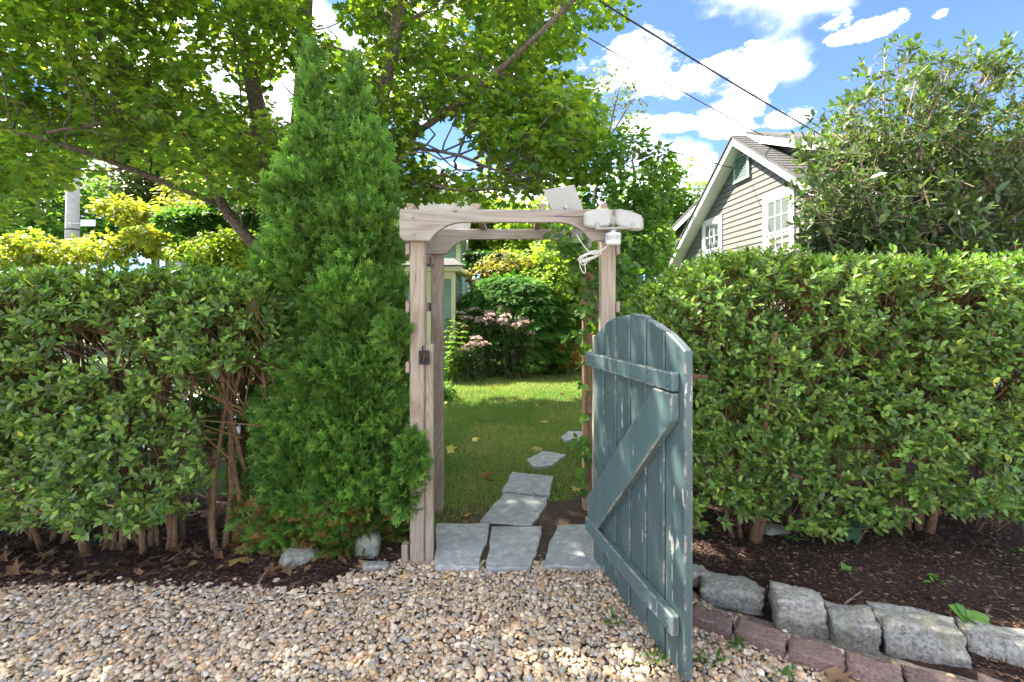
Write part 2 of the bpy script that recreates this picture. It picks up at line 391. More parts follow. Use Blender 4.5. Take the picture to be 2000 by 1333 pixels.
M['blue'] = stone_mat('bluestone', (.275, .295, .290), .78, 16, (.33, .34, .31), .5)
M['granite'] = stone_mat('grey_granite', (.27, .265, .235), .24, 58, (.18, .17, .10), .7)
M['rock'] = stone_mat('pale_fieldstone', (.20, .205, .175), .5, 45, (.13, .15, .08), .6)
M['brick'] = stone_mat('red_concrete_brick', (.20, .135, .115), .42, 75, (.13, .105, .085), .6)
M['pebble'] = col_mat('river_pebble', .55, .15, 130)
M['hedge'] = leaf_mat('privet_leaf', .40, .42, spec=.5, gain=1.75)
M['maple'] = leaf_mat('maple_leaf', .58, .5, (1.45, 1.4, .42), .35, 1.45)
M['lush'] = leaf_mat('soft_leaf', .50, .5, (1.35, 1.4, .4), .35, 1.3)
M['cedar'] = leaf_mat('arborvitae_spray', .40, .6, (1.2, 1.3, .5), .25, 1.6)
M['dry'] = leaf_mat('dry_leaf', .25, .7, (1.2, 1.0, .7), .2)
M['shrub'] = leaf_mat('leathery_leaf', .30, .40, spec=.6, gain=1.0)
M['petal'] = leaf_mat('flower_head', .35, .8, (1.1, 1, 1), .1)
M['chip'] = col_mat('bark_chip', .9, .2, 60, .15)
M['bark'] = soil_mat('grey_bark', [(.035, .026, .02), (.13, .10, .075), (.24, .20, .16)], 28, 1.0)
M['stem'] = soil_mat('brown_stem', [(.06, .036, .02), (.17, .10, .055), (.28, .18, .10)], 50, .6)
M['twig'] = soil_mat('pale_twig', [(.10, .075, .055), (.22, .17, .13), (.34, .28, .22)], 70, .5)
M['mulch'] = soil_mat('dark_mulch', [(.013, .0085, .007), (.044, .027, .021), (.095, .060, .046)], 55, 1.0)
M['bed'] = soil_mat('gravel_base', [(.16, .13, .10), (.36, .31, .25), (.52, .46, .38)], 75, 1.0)
M['lawn'] = soil_mat('lawn_soil', [(.030, .050, .014), (.060, .095, .026), (.11, .13, .045)], 45, 1.0)
M['dirt'] = soil_mat('bare_dirt', [(.035, .024, .017), (.085, .060, .042), (.16, .115, .08)], 60, 1.0)
M['drive'] = soil_mat('pale_drive', [(.26, .25, .24), (.36, .35, .33), (.44, .43, .41)], 60, .3)
M['grass'] = leaf_mat('grass_blade', .35, .5, (1.25, 1.3, .5), .3, 1.7)
M['white'] = flat_mat('white_paint', (.62, .62, .59), .5, 0, .05, 5, .03)
M['cream'] = flat_mat('cream_plastic', (.28, .272, .225), .38, 0, .04, 4, .0)
M['lamp_face'] = flat_mat('frosted_lens', (.32, .32, .285), .25, 0, .03, 4, 0)
M['black'] = flat_mat('black_iron', (.018, .017, .017), .55, .6, .4, 40, .3)
M['rust'] = flat_mat('rusty_iron', (.10, .042, .020), .8, .3, .5, 30, .4)
M['steel'] = flat_mat('galvanised_bolt', (.35, .35, .36), .4, .9, .2, 50, .1)
M['cord'] = flat_mat('white_cord', (.62, .60, .55), .6, 0, .1, 30, 0)
M['wire'] = flat_mat('black_wire', (.02, .02, .022), .5, 0, .2, 10, 0)
M['pole'] = soil_mat('grey_pole', [(.26, .25, .24), (.36, .35, .34), (.46, .45, .44)], 20, .4)
M['siding'] = flat_mat('sage_siding', (.116, .113, .101), .7, 0, .16, 7, .1)
M['siding2'] = flat_mat('green_siding', (.20, .30, .24), .7, 0, .12, 6, .05)
M['yellow'] = flat_mat('cream_yellow_trim', (.66, .60, .36), .6, 0, .06, 5, .02)
M['roof'] = soil_mat('brown_shingle', [(.050, .049, .048), (.088, .087, .084), (.13, .128, .123)], 30, .5)
M['sage'] = flat_mat('sage_trim', (.20, .28, .24), .6, 0, .1, 6, .02)
M['fence'] = wood_mat('old_fence_board', 'z', (.17, .11, .075), (.07, .045, .03))
def glass_mat():
    m, nt, p, out = new_mat('window_pane'); p.inputs['Base Color'].default_value = (.10, .115, .12, 1); p.inputs['Roughness'].default_value = .06; p.inputs['Specular IOR Level'].default_value = .8
    return m
M['glass'] = glass_mat()

# ------------------------------------------------------------------ ground
def sheet(name, pts, z, mat, sub=0, h=None, label=None):
    bm = bmesh.new(); bm.faces.new([bm.verts.new((p[0], p[1], z)) for p in pts])
    o = from_bm(name, bm, mat); tag(o, label, None, None, 'structure'); return o
def grid(name, x0, x1, y0, y1, nx, ny, hf, mat, keep=None):
    X, Y = np.meshgrid(np.linspace(x0, x1, nx), np.linspace(y0, y1, ny)); Z = hf(X, Y)
    V = np.stack([X, Y, Z], -1).reshape(-1, 3); i = np.arange(ny - 1)[:, None] * nx + np.arange(nx - 1)[None]
    F = np.stack([i, i + 1, i + nx + 1, i + nx], -1).reshape(-1, 4)
    if keep is not None:
        c = V[F].mean(1); F = F[keep(c[:, 0], c[:, 1])]
    o = mk(name, V, F, mat, smooth=True); o['kind'] = 'structure'; return o
def hz(X, Y, s, a): return vnoise(np.stack([X, Y, X * 0 + 3.3], -1), s) * a
sheet('ground', [(-900, -900), (900, -900), (900, 900), (-900, 900)], -.06, M['lawn'])
grid('lawn', -2.6, 6, 2.95, 14, 120, 140, lambda X, Y: hz(X, Y, 1.3, .012) - .006, M['lawn'])
sheet('driveway', [(-14, 5.2), (-3.4, 5.2), (-3.4, 8.5), (-14, 8.5)], -.03, M['drive'])
# gravel bed, mulch beds
LB = np.array([gr(u, v) for u, v in [(-900, 1120), (0, 1140), (200, 1143), (430, 1142), (560, 1152), (640, 1140), (720, 1108), (800, 1094), (845, 1092)]])
RB = np.array([gr(u, v) for u, v in [(1340, 1150), (1400, 1195), (1500, 1232), (1650, 1280), (1800, 1320), (2100, 1400)]])
def lb(x): return np.interp(x, LB[:, 0], LB[:, 1])
def rb(x): return np.interp(x, RB[:, 0], RB[:, 1])
def in_gravel(x, y):
    top = np.where(x < LB[-1, 0], lb(x), np.where(x > .78, rb(x), 2.84))
    return y < top
grid('gravel_bed', -16, 13, -24, 3.0, 110, 110, lambda X, Y: hz(X, Y, 1.0, .012) - .02, M['bed'])  # stretched unseen behind the camera to bounce sunlight onto the hedges
def mulch_l(X, Y): return np.clip((Y - lb(X) + .03) * .16, -.035, .045) + hz(X, Y, 7, .012) + hz(X, Y, 22, .006)
grid('mulch_bed', -5.5, -.62, 2.2, 3.75, 150, 70, mulch_l, M['mulch'])
def mulch_r(X, Y):
    d = Y - (rb(X) + .17)
    return np.clip(d * .5, -.06, .085) + np.clip(d, 0, 3) * .03 + hz(X, Y, 6, .014) + hz(X, Y, 22, .007)
grid('mulch_bed', .66, 5.5, 1.2, 4.4, 160, 110, mulch_r, M['mulch'])
grid('dirt_patch', -.53, .95, 2.86, 4.35, 60, 60, lambda X, Y: hz(X, Y, 5, .012) + .016 - np.clip((Y - 3.6 - .5 * np.abs(X - .45) * 0 - hz(X, Y, 3, .25)) * .12, 0, .1) - np.clip(-(X - .15) * .05 * (Y - 3), 0, .05), M['dirt'])

def ico():
    bm = bmesh.new(); bmesh.ops.create_icosphere(bm, subdivisions=2, radius=1.0); bm.verts.ensure_lookup_table()
    V = np.array([v.co[:] for v in bm.verts]); F = np.array([[v.index for v in f.verts] for f in bm.faces]); bm.free(); return V, F
IV, IF = ico()
def pebble_low():
    V = [(0, 0, 1)]; k = 7
    for z, q, o in ((.62, .76, 0), (-.22, 1.0, .5)):
        V += [(q * math.cos((i + o) * 6.2832 / k), q * math.sin((i + o) * 6.2832 / k), z) for i in range(k)]
    F = [(0, 1 + i, 1 + (i + 1) % k) for i in range(k)]
    for ring, (a, b) in enumerate(((1, 1 + k),)):
        for i in range(k):
            j = (i + 1) % k
            F += [(a + i, b + i, a + j), (a + j, b + i, b + j)] if ring == 0 else [(a + i, b + i, b + j), (a + i, b + j, a + j)]
    return np.array(V, float), np.array(F)
IV, IF = pebble_low()
def rand_rot(n, r, flat=.35):
    z = norm(np.stack([r.normal(size=n) * flat, r.normal(size=n) * flat, np.ones(n)], -1)); a = r.random(n) * 6.283
    x = np.stack([np.cos(a), np.sin(a), np.zeros(n)], -1); return frames(x, z)
def gravel():
    r = np.random.default_rng(21); acc = Acc()
    PC = [(.52, .37, .23), (.62, .49, .34), (.42, .36, .285), (.31, .295, .27), (.35, .22, .125), (.52, .325, .165), (.66, .57, .44), (.47, .375, .275), (.58, .43, .275)]
    for layer, (sp, zz) in enumerate([(.0195, 0.0), (.0255, .008)]):
        nx, ny = int(6.0 / sp), int(1.55 / sp)
        gx, gy = np.meshgrid(np.arange(nx), np.arange(ny))
        x = -3.55 + (gx + (gy % 2) * .5) * sp + r.normal(size=gx.shape) * sp * .27; y = 1.55 + gy * sp + r.normal(size=gx.shape) * sp * .27
        x, y = x.ravel(), y.ravel(); edge = r.normal(size=len(x)) * .02
        k = in_gravel(x, y + edge)
        # pebbles thin out over the mulch margin and fill the joints of the threshold slabs
        k |= (x < -.5) & (y < lb(x) + .20) & (r.random(len(x)) < .16) & (layer == 0)
        k |= (np.abs(x) < .62) & (y > 2.8) & (y < 3.12) & (r.random(len(x)) < .7) & (layer == 0)
        if layer: k &= (r.random(len(x)) < .42) & (y < 2.8)
        x, y = x[k], y[k]; n = len(x)
        a = np.clip(r.lognormal(math.log(.0117), .30, n), .006, .028)
        s = np.stack([a * 1.12, a * r.uniform(.62, .95, n), a * r.uniform(.40, .66, n)], -1)
        z = zz + r.normal(size=n) * .0035 + .002
        for var in range(4):
            sel = (np.arange(n) % 4) == var
            TV = IV * (1 + .16 * vnoise(IV + var * 5.1, 1.7)[:, None])
            scatter(acc, (TV, [IF]), np.stack([x, y, z], -1)[sel], rand_rot(sel.sum(), r), s[sel], palette(sel.sum(), PC, .16, r))
    n = 9000; x = r.uniform(-3.6, 2.4, n); y = r.uniform(1.6, 3.0, n); k = in_gravel(x, y); x, y = x[k], y[k]; n = len(x)     # grit between the pebbles
    OV = np.array([[1, 0, 0], [-1, 0, 0], [0, 1, 0], [0, -1, 0], [0, 0, 1.], [0, 0, -1.]]); OF = np.array([[0, 2, 4], [2, 1, 4], [1, 3, 4], [3, 0, 4], [2, 0, 5], [1, 2, 5], [3, 1, 5], [0, 3, 5]])
    scatter(acc, (OV, [OF]), np.stack([x, y, .004 + r.random(n) * .010], -1), rand_rot(n, r, 1.0), r.uniform(.003, .007, n), palette(n, PC, .2, r) * .8)
    o = acc.build('gravel', M['pebble'], smooth=True)
    tag(o, 'rounded tan and grey river pebbles covering the driveway before the gate', 'gravel', kind='stuff')
gravel()

def chips(name, label, region, n, cols, size, zf, r):
    acc = Acc(); x, y = region(n, r); n = len(x)
    V = np.array([[-.5, -.18, 0], [.5, -.12, 0], [.45, .16, .0], [-.42, .2, 0], [0, 0, .12]]); F = [np.array([[0, 1, 4], [1, 2, 4], [2, 3, 4], [3, 0, 4]])]
    s = r.lognormal(math.log(size), .45, n); pos = np.stack([x, y, zf(x, y) + .006], -1)
    scatter(acc, (V, F), pos, rand_rot(n, r, .45), s, palette(n, cols, .25, r))
    tag(acc.build(name, M['chip']), label, 'mulch', kind='stuff')
MC = [(.055, .031, .024), (.095, .055, .040), (.034, .021, .017), (.15, .09, .062), (.11, .058, .036)]
def reg_l(n, r): x = r.uniform(-4.6, -.6, n); y = lb(x) - .03 + r.random(n) ** 1.3 * 1.2; return x, y
def reg_r(n, r):
    x = r.uniform(.72, 4.2, n); y = rb(x) + .16 + r.random(n) ** 1.2 * 1.7; k = y > 1.5; return x[k], y[k]
chips('mulch_chips', 'dark bark chips under the hedge beside the arborvitae', reg_l, 14000, MC, .019, mulch_l, np.random.default_rng(3))
chips('mulch_chips', 'dark bark chips and litter on the bed behind the granite stones', reg_r, 21000, MC + [(.20, .14, .09)], .0125, mulch_r, np.random.default_rng(4))

def grass():
    r = np.random.default_rng(5); acc = Acc()
    def patch(n, x0, x1, y0, y1, h, w):
        u = r.random(n); y = y0 * (y1 / y0) ** u; x = r.uniform(x0, x1, n)
        p = np.stack([x, y, hz(x, y, 1.3, .012) - .006], -1)
        bare = np.clip(1.35 - (y - 3.2) * 1.25 + hz(x, y, 3.5, .7) - np.clip(.25 - x, 0, 1) * 1.1, 0, 1) * (y < 4.6)
        k = r.random(n) > bare * .97; k &= (y > 3.16)
        k &= ~(((x < -.62) & (y < 4.2)) | ((x > .95) & (y < 4.2)))
        p = p[k]; n = len(p); a = r.random(n) * 6.283; b = np.stack([np.cos(a), np.sin(a), np.zeros(n)], -1)
        L = h * r.uniform(.6, 1.35, n)[:, None]; lean = norm(rdir(n, r) * np.array([1, 1, .15])) * r.uniform(.2, 1.0, n)[:, None]
        tip = p + (np.array([0, 0, 1.0]) + lean * .9) * L; ww = (w * (.6 + .12 * p[:, 1]))[:, None]
        V = np.stack([p - b * ww, p + b * ww, tip], 1).reshape(-1, 3); F = np.arange(3 * n).reshape(-1, 3)
        t = np.clip(.5 + vnoise(p, 1.1) * .9 + r.normal(size=n) * .2, 0, 1)[:, None]
        c = np.array([.085, .165, .030]) * (1 - t) + np.array([.17, .22, .06]) * t; dry = r.random((n, 1)) < (.06 + .35 * np.clip(vnoise(p + 9, 2.2), 0, 1))[:, None]; c = np.where(dry, np.array([.30, .24, .11]), c)
        acc.add(V, F, np.repeat(c * (1 + r.normal(size=(n, 1)) * .12), 3, 0))
    patch(110000, -1.6, 1.9, 3.2, 7.0, .034, .0021); patch(90000, -2.4, 3.4, 6.5, 13.5, .040, .0030)
    tag(acc.build('grass', M['grass']), 'short green lawn grass beyond the arbor', 'grass', kind='stuff')
grass()

# ------------------------------------------------------------------ arbor
ARX, AY0, AY1 = 0.0, 2.895, 3.60
arbor = empty('garden_arbor', (0, 2.9, 0), 'weathered cedar garden arbor with arched crossbeams over the open gate', 'arbor')
XL, XR = -.575, .585
for (x, y, m) in [(XL, AY0, 'arbor_v'), (XR, AY0, 'arbor_v'), (XL + .005, AY1, 'arbor_v'), (XR, AY1, 'arbor_red')]:
    o = box('post', (x, y, 1.03), (.089, .089, 2.12), M[m], arbor, (0, 0, random.uniform(-.02, .02)), .006)
def beam_poly(y):
    pts = [(-.672, 2.118), (-.665, 2.132), (.640, 2.132), (.650, 2.118), (.650, 1.965), (.630, 1.945), (.480, 1.945)]
    for k in range(10):
        a = math.radians(58) * (1 - k / 9); pts.append((.270 + .237 * math.sin(a), 2.056 - .237 * (1 - math.cos(a))))
    for k in range(10):
        a = math.radians(58) * k / 9; pts.append((-.290 - .237 * math.sin(a), 2.056 - .237 * (1 - math.cos(a))))
    pts += [(-.500, 1.945), (-.645, 1.945), (-.672, 1.972)]
    return [(x, y, z) for x, z in pts]
prism('beam', beam_poly(AY0 - .0445 - .041), (0, .038, 0), M['arbor_h'], arbor, .004)
prism('beam', beam_poly(AY1 - .0445 - .041), (0, .038, 0), M['arbor_h'], arbor, .004)
for x in (-.61, -.215, .185, .55):
    box('rafter', (x, (AY0 + AY1) / 2 - .0105, 2.148), (.042, AY1 - AY0 + .135, .044), M['arbor_d'], arbor, bevel=.004)
for x in (XL - .0445 - .012, XR + .0445 + .012):
    for z in (1.185, 1.55, 1.90):
        box('side_rung', (x, (AY0 + AY1) / 2, z), (.022, AY1 - AY0 + .11, .066), M['arbor_d'], arbor, bevel=.003)
for x, z in ((-.588, 2.085), (-.588, 1.985), (.60, 2.085)):
    o = tube('bolt', [(x, AY0 - .0905, z), (x, AY0 - .0845, z)], .008, M['steel'], arbor, 10)
box('stop_board', (-.503, AY0 - .012, .66), (.05, .045, 1.33), M['arbor_v'], arbor, bevel=.004)
box('foot_block', (-.65, AY0 - .02, .03), (.04, .06, .16), M['arbor_v'], arbor, bevel=.005)
box('hinge_board', (.512, AY0 + .01, .71), (.028, .05, 1.33), M['arbor_v'], arbor, bevel=.004)
# latch keeper on the stop board
lk = empty('latch_keeper', (-.515, 2.85, 1.245), 'rusty black iron latch keeper screwed to the arbor post', 'latch')
def ring_plate(name, c, w, h, t, hw, hh, mat, par):
    x, y, z = c; o = [(-w, -h), (w, -h), (w, h), (-w, h)]; i = [(-hw, -hh), (hw, -hh), (hw, hh), (-hw, hh)]
    V = [(x + a, y - t, z + b) for a, b in o] + [(x + a, y - t, z + b) for a, b in i] + [(x + a, y, z + b) for a, b in o] + [(x + a, y, z + b) for a, b in i]
    F = []
    for k in range(4):
        n = (k + 1) % 4; F += [(k, n, 4 + n, 4 + k), (8 + k, 12 + k, 12 + n, 8 + n), (k, 8 + k, 8 + n, n), (4 + k, 4 + n, 12 + n, 12 + k)]
    return mk(name, V, F, mat, par)
ring_plate('case', (-.528, 2.846, 1.245), .030, .041, .026, .013, .024, M['black'], lk)
box('keeper_bar', (-.528, 2.834, 1.245), (.012, .012, .075), M['rust'], lk, (0, .25, 0), .002)
tube('lift_hook', [(-.535, 2.832, 1.285), (-.537, 2.826, 1.305), (-.533, 2.828, 1.318)], .0045, M['black'], lk)

# ------------------------------------------------------------------ gate
GP0, GP1 = Vector((.492, 2.86, 0)), Vector((.705, 1.905, 0))
ge = (GP1 - GP0).normalized(); gn = Vector((-abs(ge.y), -abs(ge.x), 0)).normalized(); GW = (GP1 - GP0).length   # gn: out of the left face
gate = empty('garden_gate', GP0, 'arched plank gate in peeling blue green paint, swung open', 'gate')
def gp(s, z, o=0.0): return tuple(GP0 + ge * s + gn * o + Vector((0, 0, z)))
def gtop(s):
    t = (s / GW) * 2 - 1; return 1.512 - .150 * abs(t) ** 2.0
bw = GW / 6
for k in range(6):
    a, b = k * bw + .006, (k + 1) * bw - .009
    top = [gp(b - (b - a) * j / 4, gtop(b - (b - a) * j / 4) + (0, .004, -.004, .006, -.002, .003)[k]) for j in range(5)]
    zb = .028 + random.uniform(-.008, .008)
    prism('board', [gp(a, zb), gp(b, zb)] + top, tuple(gn * -.037), M['paint'], gate, .004)
for z0, z1 in ((1.195, 1.275), (.185, .268)):
    prism('rail', [gp(-.035, z0, .001), gp(GW - .045, z0 + .005, .001), gp(GW - .045, z1 + .003, .001), gp(-.035, z1, .001)], tuple(gn * .036), M['paint_worn'], gate, .004)
prism('brace', [gp(.005, .272, .001), gp(.150, .272, .001), gp(GW - .05, 1.080, .001), gp(GW - .05, 1.192, .001), gp(GW - .195, 1.192, .001), gp(.005, .400, .001)], tuple(gn * .038), M['paint_worn'], gate, .004)
hd = prism('latch_handle', [gp(GW - .10, 1.215, -.038), gp(GW - .02, 1.215, -.038), gp(GW - .02, 1.30, -.038), gp(GW - .10, 1.30, -.038)], tuple(gn * -.008), M['rust'], gate, .001)
Vh, Fh, ch = tube_arrays([gp(GW - .05, 1.262, -.045), gp(GW - .05, 1.258, -.075), gp(GW - .05, 1.257, -.095), gp(GW - .05, 1.257, -.13)], [.026, .012, .007, .006], 8)
mk('thumb_lever', Vh, [Fh, ch], M['rust'], hd, smooth=True)
for z in (.23, 1.235):
    o = prism('hinge', [gp(.0, z - .022, -.039), gp(.16, z - .012, -.039), gp(.18, z, -.039), gp(.16, z + .012, -.039), gp(.0, z + .022, -.039)], tuple(gn * -.004), M['black'], gate, .001)
for z in (.208, .245, 1.215, 1.255):
    for k in range(6):
        s = (k + .5) * bw; tube('nail', [gp(s, z, .0375), gp(s, z, .0385)], .0035, M['black'], gate, 6)

# ------------------------------------------------------------------ flood light, solar panel, cord
fl = empty('flood_light', (.56, 2.78, 1.99), 'white twin head security light on the right corner of the arbor beam', 'flood light')
def head(name, sx, par):
    # wide lamp head: flat oval shell that narrows outwards, in front of the beam
    cx, cz, y0 = (.503 if sx < 0 else .685), 2.066 if sx < 0 else 2.056, 2.79
    out = [(.082, .035), (.082, -.035), (.055, -.052), (-.02, -.054), (-.075, -.042), (-.083, -.028), (-.083, .028), (-.070, .046), (-.01, .056), (.06, .056)]
    if sx > 0: out = [(-a, b) for a, b in out][::-1]; out = [(a, b - .018 * (a / .083)) for a, b in out]
    else: out = [(a, b + .006 * (a / .083)) for a, b in out]
    body = prism(name, [(cx + a, y0, cz + b) for a, b in out], (0, -.042, 0), M['cream'], par, .005)
    face = prism('lens', [(cx + a * .86, y0 - .0435, cz + b * .82) for a, b in out], (0, -.004, 0), M['lamp_face'], body, .002)
    return body
head('lamp_head', -1, fl); head('lamp_head', 1, fl)
prism('bracket', [(.485, 2.785, 1.998), (.71, 2.785, 2.005), (.712, 2.785, 2.040), (.70, 2.785, 2.044), (.692, 2.785, 2.018), (.51, 2.785, 2.012), (.502, 2.785, 2.045), (.487, 2.785, 2.045)], (0, -.055, 0), M['cream'], fl, .005)
tube('swivel_arm', [(.594, 2.77, 2.012), (.594, 2.765, 2.075), (.594, 2.775, 2.085)], [.013, .015, .012], M['cream'], fl, 10)
tube('wall_mount', [(.594, 2.815, 2.02), (.594, 2.775, 2.02)], [.035, .03], M['cream'], fl, 16)
Vs, Fs, cs = tube_arrays([(.592, 2.755, 2.0), (.592, 2.755, 1.985), (.592, 2.755, 1.98), (.592, 2.755, 1.925), (.592, 2.755, 1.915), (.592, 2.755, 1.910)], [.016, .018, .044, .045, .042, .03], 20)
sn = mk('motion_sensor', Vs, [Fs, cs], M['white'], fl, smooth=False)
th = np.linspace(math.radians(205), math.radians(335), 11); Vw = np.concatenate([[(.592 + .0465 * math.cos(a), 2.755 + .0465 * math.sin(a), z) for a in th] for z in (1.938, 1.968)])
mk('sensor_window', Vw, [np.array([[i, i + 1, i + 12, i + 11] for i in range(10)])], M['lamp_face'], sn, smooth=True)
sp = empty('solar_panel', (.33, 2.88, 2.14), 'small beige solar panel tilted up on top of the arbor beam', 'solar panel')
pc = [Vector(at(1082, 424, 2.83)), Vector(at(1143, 417, 2.91)), Vector(at(1122, 361, 2.97)), Vector(at(1063, 371, 2.87))]
pn = (pc[1] - pc[0]).cross(pc[3] - pc[0]).normalized()
pn = pn if pn.y > 0 else -pn
prism('panel_back', pc, tuple(pn * .014), M['cream'], sp, .004)
cc = sum(pc, Vector()) / 4
prism('cell_face', [cc + (p - cc) * .94 + pn * .0145 for p in pc], tuple(pn * .003), M['glass'], sp, 0)
tube('swivel_mount', [cc * .5 + (pc[0] + pc[1]) * .25 - pn * .002, Vector((.335, 2.86, 2.15)), Vector((.335, 2.86, 2.132))], [.016, .018, .024], M['cream'], sp, 12)
cord = empty('power_cord', (.45, 2.80, 1.86), 'tied bundle of white cord hanging below the twin head light', 'cord')
def catpts(a, b, sag, n=10):
    a, b = np.array(a), np.array(b); t = np.linspace(0, 1, n)[:, None]; p = a + (b - a) * t; p[:, 2] -= (4 * t * (1 - t))[:, 0] * sag; return p
tube('lead', catpts((.575, 2.765, 1.925), (.475, 2.80, 1.862), .012), .0030, M['cord'], cord)
tube('lead', catpts((.385, 2.81, 1.985), (.475, 2.80, 1.862), .012), .0028, M['cord'], cord)
for k in range(7):
    a = math.radians(18 + 6 * (k % 3)); L = .085 + .012 * (k % 4); t = np.linspace(0, 2 * np.pi, 18)
    p = np.stack([.462 + np.cos(a) * L * .62 * np.cos(t) - np.sin(a) * .012 * np.sin(t) * (1 + .3 * k / 6), 2.795 + .006 * np.sin(2 * t + k) + .003 * k, 1.853 + np.sin(a) * L * .62 * np.cos(t) + (.010 + .002 * k) * np.sin(t)], -1)
    tube('coil', p, .0023, M['cord'], cord, 5)
t = np.linspace(0, 2 * np.pi, 18)
tube('loop', np.stack([.418 + .014 * np.sin(t) - .012 * np.cos(t), 2.80 + 0 * t, 1.80 + .052 * np.cos(t)], -1), .0023, M['cord'], cord, 5)
tube('loop', np.stack([.425 + .020 * np.sin(t), 2.793 + 0 * t, 1.828 + .030 * np.cos(t)], -1), .0023, M['cord'], cord, 5)

# ------------------------------------------------------------------ slabs and stepping stones
def slab(pix, z, th, label, name='paving_slab', cat='paving slab', jag=.006):
    P = [gr(u, v, z) for u, v in pix]; pts = []
    for i in range(len(P)):
        a, b = P[i], P[(i + 1) % len(P)]
        for k in range(5):
            q = a + (b - a) * k / 5
            if k: q = q + np.array([rng.normal(), rng.normal(), 0]) * jag
            pts.append(tuple(q))
    o = prism(name, pts, (0, 0, -th), M['blue'], None, .004)
    for v in o.data.vertices:
        if v.co.z > z - .008: v.co.z += float(vnoise(np.array([v.co.x, v.co.y, z]), 6)) * .003
    return tag(o, label, cat, None)
slab([(852, 1022), (956, 1022), (951, 1058), (936, 1107), (850, 1105)], .032, .05, 'grey bluestone threshold slab beside the latch post')
slab([(961, 1028), (1059, 1028), (1053, 1062), (1034, 1108), (949, 1108)], .030, .05, 'middle bluestone slab of the threshold row')
slab([(1089, 1026), (1182, 1022), (1196, 1106), (1062, 1106), (1071, 1066)], .030, .05, 'bluestone threshold slab next to the open gate')
slab([(984, 962), (1071, 972), (1066, 988), (1037, 1027), (937, 1018)], .026, .045, 'large slanted bluestone just behind the threshold row', 'stepping_stone', 'stepping stone')
slab([(1001, 922), (1081, 930), (1074, 967), (980, 958)], .034, .05, 'four sided bluestone with a chipped corner, third stone before the lawn', 'stepping_stone', 'stepping stone')
slab([(1028, 897), (1062, 881), (1105, 888), (1079, 908), (1046, 913)], .024, .045, 'small pointed bluestone stepping stone in the grass', 'stepping_stone', 'stepping stone')
slab([(1095, 853), (1110, 842), (1155, 843), (1145, 858), (1103, 861)], .022, .045, 'farthest stepping stone, half hidden by the gate hinge post', 'stepping_stone', 'stepping stone')

# ------------------------------------------------------------------ edging bricks and granite stones, rocks
def chunk(name, c, size, rotz, mat, seed, rough=.10, tilt=(0, 0), bev=.16, sub=3, crisp=False):
    bm = bmesh.new(); bmesh.ops.create_cube(bm, size=1.0)
    bmesh.ops.subdivide_edges(bm, edges=bm.edges, cuts=sub, use_grid_fill=True)
    r = np.random.default_rng(seed)
    for v in bm.verts:
        p = np.array(v.co[:]) * 2; q = p / max(1e-6, np.linalg.norm(p)); m_ = np.abs(p).max()
        pw = (np.abs(p) ** 4).sum() ** (1 / 4); p = p * (1 - bev) + (p / pw) * m_ * bev
        p = p * (1 + rough * vnoise(p * .8 + seed * 3.7, 1.0) + rough * .5 * vnoise(p * 2.1 + seed, 1.0) + (.05 * vnoise(p * 5 + seed, 1.0) if crisp else 0))
        v.co = Vector(p * np.array(size) / 2)
    o = from_bm(name, bm, mat, smooth=False)
    if not crisp: md = o.modifiers.new('s', 'SUBSURF'); md.levels = 1; md.render_levels = 1
    for p in o.data.polygons: p.use_smooth = True
    o.location = Vector(c); o.rotation_euler = (tilt[0], tilt[1], rotz); return o
BR = [((1348, 1190), (1428, 1218)), ((1436, 1215), (1534, 1252)), ((1541, 1256), (1648, 1290)), ((1655, 1288), (1765, 1322)), ((1772, 1318), (1905, 1352)), ((1912, 1330), (2060, 1385))]
BL = ['concrete edging brick touching the open gate edge', 'reddish edging brick below the long flat granite block', 'edging brick below the tall squared granite block', 'edging brick below the small grey granite block', 'edging brick at the lower frame below the biggest granite block', 'edging brick cut off by the frame corner']
for k, ((ua, va), (ub, vb)) in enumerate(BR):
    a, b = gr(ua, va + 6, .062), gr(ub, vb + 6, .062); d = b - a; L = np.linalg.norm(d[:2]); ang = math.atan2(d[1], d[0])
    nrm = np.array([-math.sin(ang), math.cos(ang), 0]); c = (a + b) / 2 + nrm * .03; c[2] = .018
    o = chunk('edging_brick', c, (max(.16, L * 1.0), .098, .092), ang, M['brick'], 50 + k, .03, (.05, random.uniform(-.03, .03)), .09, 9, True)
    tag(o, BL[k], 'edging brick', 'concrete bricks along the mulch bed')
SL = [(1366, 1132, .10, .09, .09, 0.0, .06), (1436, 1172, .30, .15, .11, -.35, .035), (1570, 1206, .205, .15, .20, -.25, .055), (1680, 1242, .19, .15, .14, -.30, .042), (1816, 1260, .305, .16, .16, -.33, .050), (1985, 1280, .33, .14, .12, -.42, .055)]
SN = ['small dark stone just behind the gate edge', 'long flat brownish granite block beside the gate', 'tall squared granite block with a mossy face', 'rounded speckled grey granite block between two larger ones', 'biggest pale granite block in the edging row', 'flat speckled granite block at the picture edge']
for k, (u, v, w, d, h, ang, zc) in enumerate(SL):
    c = gr(u, v, zc); c[1] += d * .35
    o = chunk('granite_block', c, (w, d, h), ang, M['granite'], 70 + k * 3, .16, (random.uniform(-.10, .10), random.uniform(-.08, .08)), .16, 11, True)
    tag(o, SN[k], 'granite block', 'granite blocks edging the mulch bed')
tag(chunk('rock', gr(590, 1093, .03), (.22, .15, .13), .5, M['rock'], 5, .2, (.15, .1), .6), 'pale grey wedge shaped rock on the mulch by the arborvitae', 'rock')
tag(chunk('rock', gr(718, 1068, .05), (.15, .15, .19), .1, M['rock'], 9, .14, (.05, .1), .5), 'squat mossy rock under the arborvitae near the post', 'rock')
tag(chunk('rock', gr(1512, 1042, .10), (.18, .1, .09), .1, M['rock'], 12, .15, (0, .1), .5), 'grey stone lying among the hedge stems', 'rock')
